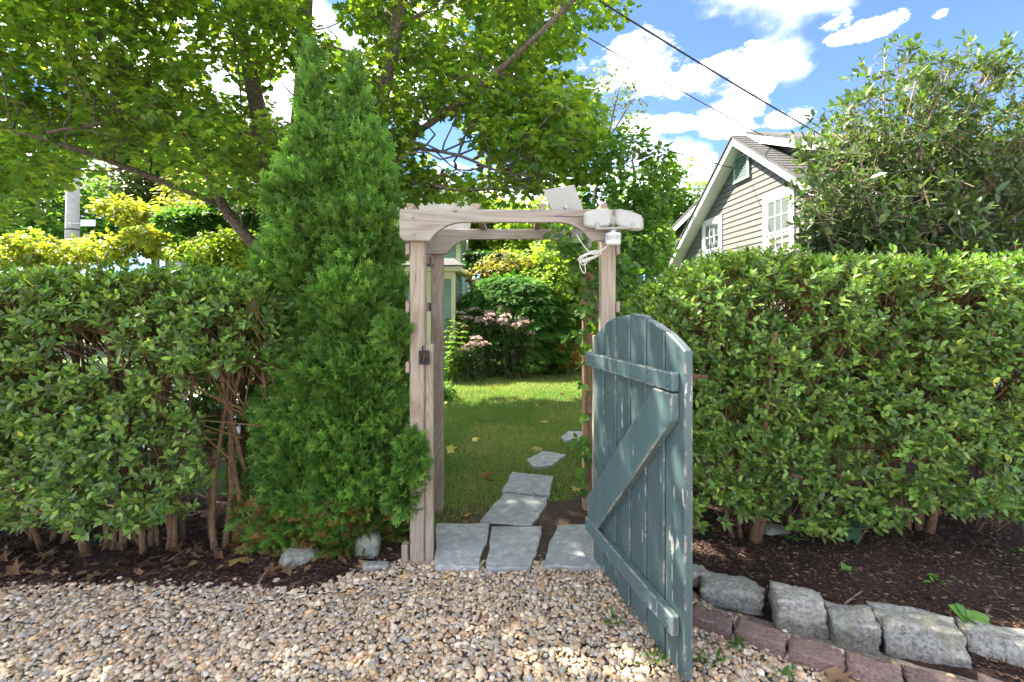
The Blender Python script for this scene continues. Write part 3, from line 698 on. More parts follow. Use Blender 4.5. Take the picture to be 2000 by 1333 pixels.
tag(chunk('rock', gr(735, 1108, .01), (.15, .06, .05), .25, M['granite'], 15, .16, (0, .1), .6), 'thin slate coloured stone at the gravel edge by the post', 'rock')

# ------------------------------------------------------------------ leaf machinery
UP = np.array([0, 0, 1.0])
def sprig_leaves(pos, d, L, pairs, ll, r, out=None, spread=.85):
    """opposite pairs of leaves along short shoots; returns leaf arrays"""
    n = len(pos); d = norm(d); a = norm(np.cross(d, rdir(n, r))); b = np.cross(d, a)
    P, T, Nn, S_, Y = [], [], [], [], []
    for k in range(pairs):
        t = (k + .7) / pairs; ax = a if k % 2 else b
        for sg in (1, -1):
            P.append(pos + d * (L * t)[:, None]); T.append(norm(d * (.45 + .35 * t) + sg * ax * spread + UP * .10 + rdir(n, r) * .22))
            nn = d * .55 + UP * .75 + rdir(n, r) * .38
            if out is not None: nn = nn + out * .75
            Nn.append(norm(nn)); S_.append(ll * r.uniform(.62, 1.25, n) * (1.12 - .38 * t ** 2)); Y.append(np.full(n, t))
    P.append(pos + d * L[:, None]); T.append(norm(d + rdir(n, r) * .3)); Nn.append(norm(UP + rdir(n, r) * .5)); S_.append(ll * r.uniform(.5, .8, n)); Y.append(np.full(n, 1.1))
    return tuple(np.concatenate(x) for x in (P, T, Nn, S_, Y))
def sticks(acc, a, b, ra, rb, col):
    n = len(a); d = norm(b - a); x = norm(np.cross(d, np.array([.31, .2, .93]))); y = np.cross(d, x); V = []
    for p, rr in ((a, ra), (b, rb)):
        for k in range(3):
            th = k * 2.0944; V.append(p + (x * math.cos(th) + y * math.sin(th)) * rr)
    V = np.stack(V, 1).reshape(-1, 3); o = (np.arange(n) * 6)[:, None, None]
    q = np.array([[0, 1, 4, 3], [1, 2, 5, 4], [2, 0, 3, 5]])
    acc.add(V, (q[None] + o).reshape(-1, 4), col)
def leaf_variants(T, cols, mat, name):
    out = []
    for c in cols:
        o = mk(name, T[0], T[1], mat, None, np.broadcast_to(c, (len(T[0]), 3))); me = o.data; bpy.data.objects.remove(o); out.append(me)
    return out
def mat4(R, p, s):
    m = np.eye(4); m[:3, :3] = R * s; m[:3, 3] = p; return Matrix(m.tolist())
def frame_uv(p):
    return 1000 + FPX * p[:, 0] / p[:, 1], HOR - FPX * (p[:, 2] - EYE) / p[:, 1]
def split_leaves(parent, T, P, R, S_, C, mat, outer, n, acc, name='leaf', variants=None):
    """the n leaves that show largest become parts of their own; the rest go into one foliage mesh"""
    u, v = frame_uv(P); view = norm(P - np.array([0, 0, EYE])); face = np.abs((R[:, :, 2] * view).sum(1))
    ok = outer & (u > 15) & (u < 1985) & (v > 15) & (v < 1318)
    score = np.where(ok, S_ ** 2 * face / (P[:, 1] ** 2 + P[:, 0] ** 2), -1)
    pick = np.argsort(-score)[:n]; pick = pick[score[pick] > 0]
    cols = C[pick[:8]] if variants is None else variants
    key = np.argsort(C[pick].sum(1)); cols = [C[pick][key[int(q * (len(pick) - 1))]] for q in (.05, .2, .35, .5, .65, .8, .95)]
    mes = leaf_variants(T, cols, mat, name)
    for i in pick:
        k = int(np.argmin([np.abs(C[i] - c).sum() for c in cols])); child(name, mes[k], parent, mat4(R[i], P[i], S_[i]))
    rest = np.ones(len(P), bool); rest[pick] = False
    scatter(acc, T, P[rest], R[rest], S_[rest], C[rest])

def bush_stems(parent, base, n, h, spread, r, rad=.014, lean=(0, 0), name='stem'):
    for k in range(n):
        a = r.random() * 6.283; q = r.random() ** .5; t = np.linspace(0, 1, 7)
        top = np.array([math.cos(a) * q * spread + lean[0], math.sin(a) * q * spread * .8 + lean[1], h * r.uniform(.75, 1.1)])
        b = np.array(base) + np.array([math.cos(a), math.sin(a), 0]) * q * .09
        p = b + top * t[:, None]; p[:, :2] += (np.sin(t * r.uniform(3, 8) + k)[:, None] * .034 * r.uniform(.3, 1.6, 2)); p[:, 2] -= .06 * (1 - t)
        tube(name, p, rad * r.uniform(.4, 1.55) * (1.05 - .55 * t) * (1 + .5 * np.exp(-t * 14)), M['stem'], parent, 6)

# ------------------------------------------------------------------ hedges
def hedge(label, x0, x1, yf, yb, z0f, z1, seed, bases, keep, per_m2, flip_end, ll=.058, cols=None, ztop=lambda x: 0 * x):
    r = np.random.default_rng(seed)
    he = empty('privet_hedge', ((x0 + x1) / 2, (yf + yb) / 2, 0), label, 'hedge')
    P, D, O, shell = [], [], [], []
    def add(p, n, m, depth=.065):
        n = norm(n); p = p + n * (vnoise(p, 2.6) * .075 + vnoise(p, 7) * .03)[:, None]
        dd = np.abs(r.normal(size=m)) * depth * (r.random(m) < .75); P.append(p - n * dd[:, None]); D.append(norm(n * .75 + UP * .42 + rdir(m, r) * .62)); O.append(n); shell.append(dd)
    W_, H, Dp = x1 - x0, z1 - .45, yb - yf; rad = .2
    def endtaper(x):
        e = (x1 - x) if flip_end == 'hi' else (x - x0)
        return np.where(e < .3, .3 - np.sqrt(np.clip(.09 - (.3 - e) ** 2, 0, None)), 0)
    m = int(W_ * H * per_m2); x = r.uniform(x0, x1, m); zt = z1 + ztop(x); z = r.uniform(0, 1, m) * (zt - z0f(x)) + z0f(x)
    rt = np.clip((z - (zt - rad)) / rad, 0, 1); y = yf + rad * (1 - np.sqrt(1 - rt ** 2 + 1e-6)) + endtaper(x) + np.clip(.8 - z, 0, 1) * .12
    add(np.stack([x, y, z], -1), np.stack([np.zeros(m), -np.ones(m), rt * 1.5 + .15], -1), m)
    m = int(W_ * Dp * per_m2 * 1.15); x = r.uniform(x0, x1, m); y = r.uniform(yf + .1, yb, m); add(np.stack([x, y, z1 + ztop(x) + .02 * np.sin(x * 5)], -1), np.tile(UP, (m, 1)), m, .07)
    m = int(W_ * H * per_m2 * .6); x = r.uniform(x0, x1, m); z = .5 + r.random(m) * (z1 + ztop(x) - .55); add(np.stack([x, np.full(m, yb), z], -1), np.tile([0, 1., .2], (m, 1)), m)
    m = int(W_ * H * per_m2 * .45); x = r.uniform(x0, x1, m); z = .6 + r.random(m) * (z1 + ztop(x) - .7); add(np.stack([x, np.full(m, (yf + yb) / 2), z], -1), np.tile([0, -1., .2], (m, 1)), m)
    xe, sg = (x1, 1.) if flip_end == 'hi' else (x0, -1.)
    m = int(Dp * H * per_m2 * .9); y = r.uniform(yf + .2, yb, m); z = r.uniform(.45, z1 - .05, m); add(np.stack([np.full(m, xe), y, z], -1), np.tile([sg, -.3, .2], (m, 1)), m)
    P, D, O, shell = map(np.concatenate, (P, D, O, shell)); k = keep(P, r); P, D, O, shell = P[k], D[k], O[k], shell[k]; n = len(P)
    L = r.uniform(.07, .125, n); L = np.where(r.random(n) < .025, L * 1.8, L)
    lp, lt, ln, ls, ly = sprig_leaves(P, D, L, 4, ll, r, O); rep = len(lp) // n
    sh = np.tile(shell, rep)
    c = palette(len(lp), cols, .27, r); young = (ly > .8) & (np.tile(r.random(n) < .24, rep)); c = np.where(young[:, None], palette(len(lp), [(.16, .26, .045), (.12, .22, .04)], .15, r), c)
    yel = r.random(len(lp)) < .004; c[yel] = (.42, .40, .06)
    R = frames(lt, ln); acc = Acc()
    inner = np.tile(O[:, 1] > .5, rep) | ((lp[:, 1] > yf + .38) & (lp[:, 2] < z1 - .22)); scatter(acc, SIMPLE, lp[inner], R[inner], ls[inner], c[inner]); q = ~inner
    split_leaves(he, OVAL, lp[q], R[q], ls[q], c[q], M['hedge'], ((sh < .03) & (lp[:, 1] < yf + .35))[q], 300, acc)
    o = acc.build('foliage', M['hedge'], he); o['kind'] = 'stuff'
    st = Acc(); sticks(st, P - D * .10, P + D * L[:, None], .0024, .0012, np.broadcast_to((.20, .12, .06), (n * 6, 3)))
    m = int(n * .35); a = P[r.integers(0, n, m)]; b = a - O[r.integers(0, n, m)] * .05 + np.stack([r.normal(size=m) * .12, np.full(m, .22), -r.random(m) * .35], -1); q = b[:, 2] > .55; a, b = a[q], b[q]; m = len(a); sticks(st, b, a, .006, .0025, np.broadcast_to((.17, .095, .045), (m * 6, 3)))
    o = st.build('twigs', M['chip'], he); o['kind'] = 'stuff'
    for (bx, by, bz, num, h, spread) in bases: bush_stems(he, (bx, by, bz), num, h, spread, r, .015)
    return he
HC = [(.064, .120, .026), (.082, .143, .028), (.104, .165, .032), (.050, .098, .030), (.150, .200, .034)]
def keep_l(p, r):
    x, y, z = p.T; u, v = frame_uv(p); k = np.ones(len(p), bool)
    k &= ~((x > -1.74 + .12 * vnoise(p, 5)) & (z < 1.16 + .1 * vnoise(p, 4)))                     # bare stems at the end next to the arborvitae
    hole = np.exp(-(((u - 215) / 95) ** 2 + ((v - 705) / 38) ** 2)) + .8 * np.exp(-(((u - 345) / 50) ** 2 + ((v - 770) / 34) ** 2)) + .8 * np.exp(-(((u - 110) / 60) ** 2 + ((v - 690) / 30) ** 2))
    k &= ~((r.random(len(p)) < np.clip(hole * 1.15, 0, .93)))
    return k
hedge('tall clipped privet hedge beside the arborvitae with bare brown stems showing', -4.4, -1.45, 2.60, 3.45, lambda x: .27 + .07 * np.sin(x * 4.3) + .30 * np.clip((x + 2.15) * 2, 0, 1), 1.66, 31,
      [(-2.95, 3.0, 0, 7, 1.6, .35), (-2.48, 2.95, 0, 9, 1.6, .32), (-2.18, 2.98, 0, 8, 1.55, .32), (-1.82, 3.05, 0, 8, 1.5, .26), (-1.62, 3.12, 0, 7, 1.5, .22), (-3.6, 3.0, 0, 6, 1.5, .35)], keep_l, 580, 'hi', .053, HC)
def keep_r(p, r):
    x, y, z = p.T; u, v = frame_uv(p); k = np.ones(len(p), bool)
    hole = .8 * np.exp(-(((u - 1725) / 45) ** 2 + ((v - 935) / 30) ** 2)) + .55 * np.exp(-(((u - 1500) / 70) ** 2 + ((v - 610) / 18) ** 2)) + .6 * np.exp(-(((u - 1850) / 60) ** 2 + ((v - 580) / 22) ** 2))
    k &= ~(r.random(len(p)) < hole)
    k &= ~((x < .80) & (y < 2.80))
    return k
hedge('broad rounded privet hedge behind the open gate', .70, 3.28, 2.70, 3.75, lambda x: .26 + .07 * np.sin(x * 5.3 + 1) + .10 * np.clip((x - 2.3), 0, 1), 1.80, 32,
      [(1.46, 2.98, .10, 10, 1.4, .3), (1.85, 3.1, .10, 4, 1.4, .3), (2.20, 3.05, .10, 3, 1.5, .2), (2.62, 3.08, .11, 8, 1.5, .4), (1.05, 3.1, .1, 4, 1.4, .3), (3.0, 3.2, .11, 3, 1.4, .3)], keep_r, 530, 'hi', .051, [(.064, .124, .026), (.084, .148, .028), (.108, .174, .033), (.050, .100, .030), (.158, .215, .036)], lambda x: -.34 * np.exp(-((x - .66) / .46) ** 2) - .06 * np.clip(x - 2.2, 0, 2))

# ------------------------------------------------------------------ arborvitae
def arborvitae():
    r = np.random.default_rng(41); YC = 3.16
    tr = empty('arborvitae', (-1.24, YC, 0), 'dense green twin topped arborvitae beside the arbor post', 'tree')
    def prof(pts):   # (v, uleft, uright) at the tree's own distance
        z = np.array([EYE - (v - HOR) / FPX * YC for v, a, b in pts])[::-1]; c = np.array([((a + b) / 2 - 1000) / FPX * YC for v, a, b in pts])[::-1]; w = np.array([(b - a) / 2 / FPX * YC for v, a, b in pts])[::-1]
        return z, c, w
    A = prof([(92, 602, 608), (120, 597, 622), (160, 598, 624), (210, 592, 634), (260, 592, 655), (300, 578, 675), (340, 564, 690), (400, 552, 700), (500, 545, 700), (620, 560, 700), (700, 562, 700), (780, 542, 700), (880, 506, 700), (980, 488, 690), (1062, 490, 690)])
    B = prof([(128, 690, 696), (165, 688, 701), (220, 682, 709), (260, 662, 732), (320, 636, 752), (400, 612, 772), (500, 600, 782), (600, 600, 785), (700, 600, 788), (800, 600, 802), (880, 600, 808), (960, 610, 808), (1058, 630, 800)])
    SP = [B, A]; PP, DD, NN, SS, CC = [], [], [], [], []
    GC = [(.072, .160, .028), (.098, .195, .032), (.132, .230, .040), (.052, .120, .026)]
    for bi, (z, c, w) in enumerate([A, B]):
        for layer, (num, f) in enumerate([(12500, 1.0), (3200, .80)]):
            # sample by area along height
            zz = r.random(num * 3) * (z[-1] - z[0]) + z[0]; ww = np.interp(zz, z, w); k = r.random(len(zz)) < (ww / w.max()) * .9 + .06; zz = zz[k][:num]; n = len(zz)
            ww = np.interp(zz, z, w) * f; cx = np.interp(zz, z, c); th = r.uniform(-np.pi, np.pi, n); th = np.where(r.random(n) < .45, -np.pi / 2 + r.normal(size=n) * .75, th)
            o = np.stack([np.cos(th), np.sin(th), np.zeros(n)], -1); dep = np.minimum(ww * .85, .47)
            p = np.stack([cx + np.cos(th) * ww, YC + np.sin(th) * dep, zz], -1)
            bump = vnoise(p + bi * 7, 4.4) * .115 + vnoise(p, 9.5) * .055
            p = p + o * (bump * np.clip(ww / .25, .15, 1))[:, None] - o * (r.random(n) ** 2 * .10)[:, None]
            z2, c2, w2 = SP[bi]; w_o = np.interp(p[:, 2], z2, w2, 0, 0); ins = ((p[:, 0] - np.interp(p[:, 2], z2, c2)) / (w_o + 1e-6)) ** 2 + ((p[:, 1] - YC) / (np.minimum(w_o * .85, .47) + 1e-6)) ** 2
            ok = (ins > .45) & ((p[:, 1] < YC + .12) | (r.random(n) < .28)); p, o, zz = p[ok], o[ok], zz[ok]; n = len(p)
            ztop = np.clip((zz - 2.9) / .5, 0, 1)[:, None]
            d = norm(o * .75 + UP * (.42 + .9 * ztop) + rdir(n, r) * .42); tang = np.cross(o, UP)
            nn = norm(tang * r.normal(size=(n, 1)) * .5 + o * 1.0 + UP * .35 + rdir(n, r) * .45)
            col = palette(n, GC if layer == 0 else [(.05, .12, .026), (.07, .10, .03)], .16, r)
            fresh = vnoise(p, 4.2)[:, None]; col = col * (1 + .25 * fresh + .25 * vnoise(p, 11)[:, None])
            brown = (p[:, 2] < .36 + .16 * vnoise(p, 3)) & (r.random(n) < .42); col[brown] = palette(brown.sum(), [(.22, .11, .045), (.15, .10, .035), (.10, .12, .03)], .2, r)
            dead = (np.linalg.norm(p - at(705, 522, 2.78), axis=1) < .13) & (r.random(n) < .6); col[dead] = palette(dead.sum(), [(.30, .24, .09), (.22, .20, .07)], .2, r)
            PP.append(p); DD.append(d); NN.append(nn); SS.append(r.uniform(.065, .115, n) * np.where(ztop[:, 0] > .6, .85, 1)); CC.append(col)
    for (u, v, y, ra, rzz, num) in ((806, 890, 2.86, .055, .12, 240), (790, 960, 2.90, .08, .12, 240), (770, 650, 2.90, .07, .09, 220)):
        d0 = rdir(num, r); d0[:, 1] = np.where(d0[:, 1] > .3, -d0[:, 1], d0[:, 1]); p = at(u, v, y) + d0 * np.array([ra, ra * .8, rzz]) * (.75 + .3 * r.random((num, 1)))
        PP.append(p); DD.append(norm(d0 * .8 + UP * .4 + rdir(num, r) * .4)); NN.append(norm(d0 * .6 + UP * .4 + rdir(num, r) * .7)); SS.append(r.uniform(.06, .10, num)); CC.append(palette(num, GC, .16, r))
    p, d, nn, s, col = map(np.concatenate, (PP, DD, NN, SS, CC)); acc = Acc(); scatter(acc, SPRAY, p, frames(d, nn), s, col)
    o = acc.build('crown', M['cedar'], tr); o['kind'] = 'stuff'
    for x, lean in ((-1.30, -.02), (-1.12, .03)):
        tt = np.linspace(0, 1, 8); tube('trunk', np.stack([x + lean * tt, YC + 0 * tt, 3.0 * tt - .05], -1), .055 * (1.05 - .9 * tt), M['stem'], tr, 8)
    for k in range(34):
        h = r.uniform(.10, 1.0); a = r.uniform(-2.8, -.3); L = .24 + .12 * r.random(); b = np.array([r.choice([-1.30, -1.12]), YC, h]); t = np.linspace(0, 1, 5)[:, None]
        tube('branch', b + np.array([math.cos(a) * L, math.sin(a) * L * .8, .22]) * t, np.linspace(.012, .004, 5), M['stem'], tr, 5)
    for u, v in ((640, 1060), (560, 1085), (625, 1050), (515, 1075)):
        b = gr(u, v, .02); t = np.linspace(0, 1, 6)[:, None]; q = b + np.array([r.normal() * .1, .05, .16]) * t; q[:, 0] += np.sin(t[:, 0] * 5) * .025
        tube('dead_twig', q, np.linspace(.005, .002, 6), M['twig'], tr, 5)
arborvitae()

# ------------------------------------------------------------------ trees
def clump_leaves(centers, radii, n_each, r, size, flat=.75, up=.75):
    P, T, Nn, Cl = [], [], [], []
    for i, (c, R_) in enumerate(zip(centers, radii)):
        n = n_each[i]; d = rdir(n, r); q = (.35 + .65 * r.random((n, 1)) ** .6); p = c + d * q * R_ * np.array([1, 1, flat])
        P.append(p); T.append(norm(d * np.array([1, 1, .3]) - UP * .25 + rdir(n, r) * .55)); Nn.append(norm(UP * up + d * .35 + rdir(n, r) * .55)); Cl.append(np.full(n, i))
    P, T, Nn, Cl = map(np.concatenate, (P, T, Nn, Cl)); return P, T, Nn, r.uniform(.65, 1.25, len(P)) * size, Cl
def smooth_path(pts, n=14):
    pts = np.array(pts, float); t = np.linspace(0, len(pts) - 1, n); i = np.clip(t.astype(int), 0, len(pts) - 2); f = (t - i)[:, None]
    p0, p1, p2, p3 = pts[np.maximum(i - 1, 0)], pts[i], pts[i + 1], pts[np.minimum(i + 2, len(pts) - 1)]
    return .5 * (2 * p1 + (p2 - p0) * f + (2 * p0 - 5 * p1 + 4 * p2 - p3) * f ** 2 + (3 * p1 - p0 - 3 * p2 + p3) * f ** 3)
def leafy_tree(name, label, base, limbs, centers, radii, counts, T, size, cols, mat, r, group=None, parts=0, twig_r=.016, flat=.75, up=.75, clvar=.22, bark='bark', cat='tree', outer=None, twigs=True):
    tr = empty(name, base, label, cat, group); allp = []
    for nm, pts, r0, r1 in limbs:
        p = smooth_path(pts); allp.append(p); tube(nm, p, np.linspace(r0, r1, len(p)), M[bark], tr, 8)
    L, Tn, Nn, S_, Cl = clump_leaves(centers, radii, counts, r, size, flat, up)
    col = palette(len(L), cols, .14, r) * (1 + r.normal(size=(len(centers), 1)) * clvar).clip(.55, 1.6)[Cl]
    R = frames(Tn, Nn); acc = Acc()
    if T is MAPLE:
        q = (L[:, 1] > 7.0) | (L[:, 2] > 6.5); scatter(acc, MAPLE_FAR, L[q], R[q], S_[q], col[q]); L, R, S_, col = L[~q], R[~q], S_[~q], col[~q]
    if parts: split_leaves(tr, T, L, R, S_, col, mat, np.ones(len(L), bool) if outer is None else outer(L), parts, acc)
    else: scatter(acc, T, L, R, S_, col)
    o = acc.build('crown', mat, tr); o['kind'] = 'stuff'
    if twigs and allp:
        al = np.concatenate(allp); tw = Acc()
        for c, R_ in zip(centers, radii):
            dd = np.linalg.norm(al - c, axis=1) + np.where(al[:, 2] > c[2] + .2, 2, 0); a = al[np.argsort(dd)[r.integers(0, min(10, len(dd)))]]
            if np.linalg.norm(c - a) > 1.5: continue
            t = np.linspace(0, 1, 6)[:, None]; q = a + (c - a) * t; q[:, 2] += np.sin(t[:, 0] * 3.14) * .05 * np.linalg.norm(c - a); q += np.sin(t * 9.4) * r.normal(size=3) * .03 * np.linalg.norm(c - a)
            V, F, _ = tube_arrays(q, np.linspace(twig_r, twig_r * .35, 6), 5); tw.add(V, F)
            m = 4; e = c + rdir(m, r) * R_ * .6; sticks(tw, np.repeat(c[None], m, 0), e, twig_r * .35, twig_r * .12, None)
        o = tw.build('twigs', M[bark], tr, smooth=True); o['kind'] = 'stuff'
    return tr
def inpoly(x, y, poly):
    res = np.zeros(len(x), bool); n = len(poly)
    for i in range(n):
        x1, y1 = poly[i]; x2, y2 = poly[(i + 1) % n]; c = ((y1 > y) != (y2 > y)) & (x < (x2 - x1) * (y - y1) / (y2 - y1 + 1e-9) + x1); res ^= c
    return res
def maple():
    r = np.random.default_rng(51); Y = 7.0; B = np.array([-3.15, Y, 0])
    L = lambda q, y=Y: [at(u, v, y + dy) for u, v, dy in q]
    limbs = [('trunk', [B, B + [0, 0, .9], at(575, 520, Y)], .26, .20),
             ('limb', [at(575, 520, Y)] + L([(530, 340, 0), (505, 220, .1), (480, 100, .2), (455, -60, .4), (440, -330, .6)]), .17, .06),
             ('limb', [at(575, 520, Y)] + L([(575, 380, 0), (590, 190, 0), (597, 20, 0), (600, -200, .2), (590, -500, .3)]), .17, .06),
             ('limb', [at(585, 520, Y)] + L([(670, 400, -.3), (738, 220, -.7), (775, 60, -1.0), (800, -90, -1.2), (850, -350, -1.4)]), .12, .05),
             ('limb', [at(560, 540, Y)] + L([(450, 425, -.2), (390, 300, -.4), (330, 220, -.7), (230, 120, -1.0), (100, -60, -1.2)]), .085, .025),
             ('limb', [at(640, 440, Y)] + L([(760, 300, -.5), (850, 235, -.9), (960, 150, -1.4), (1060, 60, -1.7), (1180, -60, -1.9)]), .055, .02),
             ('limb', L([(520, 330, 0), (470, 245, -.2), (380, 238, -.7), (250, 235, -1.2), (90, 260, -1.6)]), .06, .02),
             ('limb', L([(430, 400, -.2), (330, 360, -.6), (200, 310, -1.1), (40, 260, -1.5), (-160, 230, -1.8)]), .05, .018),
             ('limb', L([(690, 380, -.3), (765, 297, -.7), (880, 300, -1.1), (965, 332, -1.3), (1040, 345, -1.4)]), .030, .010),
             ('limb', L([(680, 420, -.3), (785, 360, -.8), (900, 372, -1.2), (1020, 366, -1.3), (1090, 372, -1.4)]), .030, .010)]
    poly = [(-200, -130), (-200, 380), (-120, 430), (20, 425), (120, 330), (210, 300), (330, 330), (420, 380), (520, 400), (780, 385), (880, 375), (960, 385), (1060, 350), (1150, 345), (1165, 270), (1120, 190), (1085, 130), (1120, 70), (1190, 50), (1200, -10), (1215, -130)]
    win = [(850, 262, 34), (905, 310, 16), (560, 175, 30), (640, 20, 26), (420, 155, 14)]
    C, R_ = [], []; tries = 0
    while len(C) < 660 and tries < 40000:
        tries += 1; u, v = r.uniform(-200, 1215), r.uniform(-130, 440)
        if len(C) < 70: u, v = r.uniform(770, 1200), r.uniform(180, 410)
        if not inpoly(np.array([u]), np.array([v]), poly)[0]: continue
        y = r.uniform(5.2, 9.0) if u < 560 else r.uniform(5.5, 9.0); rad = r.uniform(.26, .46); pr = rad * FPX / y
        if any((u - a) ** 2 + (v - b) ** 2 < (w + pr * .8) ** 2 for a, b, w in win): continue
        c = at(u, v, y)
        if any(np.linalg.norm(c - q) < .30 for q in C): continue
        C.append(c); R_.append(rad)
    counts = [int(94 * (q / .36) ** 2) for q in R_]
    k = 0
    while k < 38:      # the upper crown above the picture, which shades the garden
        p = np.array([r.uniform(-9.5, -2.2), r.uniform(4.2, 10), r.uniform(4.8, 9.5)]); e = ((p[0] + 3.6) / 5.6) ** 2 + ((p[1] - 7.4) / 3.4) ** 2 + ((p[2] - 6.5) / 4.0) ** 2
        u, v = frame_uv(p[None]);
        if e > 1 or e < .25 or (v[0] > -130 and u[0] > -150): continue
        C.append(p); R_.append(r.uniform(.7, 1.05)); counts.append(170); k += 1
    k = 0
    while k < 36:       # unseen leaf clumps added above the frame to shade gravel and gate
        p = np.array([r.uniform(-7.0, -2.2), r.uniform(2.6, 5.2), r.uniform(4.5, 6.2)]); u, v = frame_uv(p[None])
        if v[0] > -190: continue
        C.append(p); R_.append(r.uniform(.6, .9)); counts.append(190); k += 1
    C = np.array(C)
    hidden = lambda P: P[:, 1] < 6.6
    leafy_tree('maple_tree', 'large spreading maple overhanging the hedge and arborvitae', B, limbs, C, R_, counts, MAPLE, .096, [(.085, .165, .030), (.11, .20, .032), (.150, .24, .036), (.065, .135, .032), (.21, .26, .038)], M['maple'], r, None, 300, .014, .62, .85, .16, outer=hidden)
maple()

def blob(c, R, n, r, rr=(.35, .6), squash=1.0):
    """n clump centres filling an ellipsoid crown"""
    C = []; k = 0
    while len(C) < n and k < 4000:
        k += 1; d = rdir(1, r)[0] * (r.random() ** .4); p = np.array(c) + d * np.array(R) * .85
        C.append(p)
    C = np.array(C); return C, r.uniform(rr[0], rr[1], len(C)) * min(R)
LG = [(.13, .23, .035), (.18, .28, .04), (.23, .31, .05), (.10, .18, .03)]
MG = [(.075, .155, .032), (.095, .19, .038), (.12, .21, .045)]
DG = [(.040, .100, .030), (.05, .125, .034), (.065, .145, .036)]
YG = [(.19, .23, .04), (.24, .26, .045), (.28, .26, .05), (.14, .20, .035)]
def shrub(name, label, c, R, n, per, size, cols, mat, seed, T=None, group=None, cat='shrub', trunk_r=.03, up=.6, rr=(.35, .6), bark='stem', trunkname='stem', parts=0, flat=.8):
    r = np.random.default_rng(seed); C, Rd = blob(c, R, n, r, rr); base = np.array([c[0], c[1], 0.])
    limbs = []
    for k in range(4):
        e = C[r.integers(0, n)]; limbs.append((trunkname, [base + r.normal(size=3) * [.05, .05, 0], base * .5 + np.array([e[0], e[1], 0]) * .5 + [0, 0, max(.2, c[2] * .6)], e], trunk_r, trunk_r * .3))
    return leafy_tree(name, label, base, limbs, C, Rd, [per] * n, T or SIMPLE, size, cols, mat, r, group, parts, trunk_r * .35, flat, up, .2, bark, cat, twigs=trunk_r > .05)
def tree(name, label, c, R, n, per, size, cols, seed, trunk_r=.18, group=None, T=None, rr=(.30, .5)):
    r = np.random.default_rng(seed); C, Rd = blob(c, R, n, r, rr); base = np.array([c[0], c[1], 0.])
    limbs = [('trunk', [base, base + [.1, 0, c[2] * .5], np.array(c) + [0, 0, R[2] * .3]], trunk_r, trunk_r * .4)]
    for k in range(6):
        e = C[r.integers(0, n)]; limbs.append(('limb', [base + [.05, 0, c[2] * r.uniform(.35, .7)], (np.array(c) + e) / 2, e], trunk_r * .4, trunk_r * .1))
    return leafy_tree(name, label, base, limbs, C, Rd, [per] * n, T or SIMPLE, size, cols, M['maple'], r, group, 0, trunk_r * .1, .75, .75, .22)
# young tree behind the arbor's right post, and the thin one against the cloud
def c_at(u, v, Y): return tuple(at(u, v, Y))
def young():
    r = np.random.default_rng(61); Y = 5.6; B = np.array([1.45, Y, 0])
    P = [(1195, 300), (1240, 290), (1280, 315), (1170, 345), (1215, 350), (1265, 360), (1292, 372), (1185, 400), (1235, 405), (1280, 415), (1215, 455), (1265, 460), (1190, 470), (1225, 510), (1260, 500), (1210, 560), (1185, 430), (1160, 380), (1250, 430), (1230, 560), (1190, 540), (1165, 420)]
    C = [at(u + r.normal() * 8, v + r.normal() * 8, Y + r.uniform(-.45, .5)) for u, v in P]; R_ = r.uniform(.20, .32, len(C))
    limbs = [('stem', [B, B + [.02, 0, 1.2], at(1240, 400, Y), at(1235, 300, Y)], .035, .008), ('stem', [B, B + [.1, 0, 1.3], at(1290, 400, Y)], .025, .006), ('stem', [B, B + [-.1, 0, 1.2], at(1190, 380, Y)], .022, .006)]
    leafy_tree('young_tree', 'bright green leafy sapling rising behind the right arbor post', B, limbs, C, R_, [190] * len(C), OVAL, .088, [(.06, .15, .022), (.085, .185, .028), (.12, .22, .035), (.045, .115, .02)], M['lush'], r, None, 120, .008, .85, .6, .16)
young()
def thin_tree():
    r = np.random.default_rng(62); Y = 13.5; B = np.array([2.1, Y, 0])
    P = [(1180, 150), (1225, 160), (1150, 170), (1200, 190), (1235, 205), (1170, 215), (1140, 205), (1215, 235), (1190, 255), (1240, 250), (1150, 250), (1230, 280)]
    C = [at(u, v, Y + r.uniform(-.8, .8)) for u, v in P]; R_ = r.uniform(.32, .5, len(C))
    limbs = [('trunk', [B, B + [0, 0, 3], at(1180, 300, Y), at(1210, 170, Y)], .09, .015), ('limb', [at(1175, 330, Y), at(1155, 240, Y), at(1150, 170, Y)], .03, .01), ('limb', [at(1185, 280, Y), at(1220, 220, Y), at(1240, 190, Y)], .03, .01)]
    leafy_tree('thin_tree', 'sparse thin tree standing out against the white cloud', B, limbs, C, R_, [70] * len(C), SIMPLE, .12, [(.08, .11, .03), (.12, .14, .04), (.06, .09, .03)], M['lush'], r, None, 0, .012, .9, .5, .15)
thin_tree()
# trees beyond the hedges
tree('street_tree', 'bright yellow green sunlit tree low behind the clipped hedge', c_at(330, 455, 13), (2.3, 1.6, 1.0), 30, 260, .17, YG, 71, .14)
tree('street_tree', 'deep green tree at the picture edge behind the utility pole', c_at(60, 430, 19), (4.2, 2.6, 2.6), 40, 300, .26, DG + MG, 72, .25)
tree('street_tree', 'grey green hazy tree between the pole and the arborvitae', c_at(300, 330, 24), (4.0, 3, 4.4), 44, 260, .28, [(.10, .13, .06), (.14, .17, .07), (.08, .12, .05)], 73, .25)
tree('street_tree', 'pale yellow green tree in the gap beside the arborvitae', c_at(470, 400, 20), (2.6, 2.4, 3.0), 30, 260, .24, [(.18, .20, .07), (.22, .23, .08), (.12, .16, .05)], 74, .2)
tree('street_tree', 'dark leafy tree low between yellow tree and arborvitae', c_at(420, 450, 10), (1.3, 1.1, .75), 22, 220, .14, DG, 75, .1)
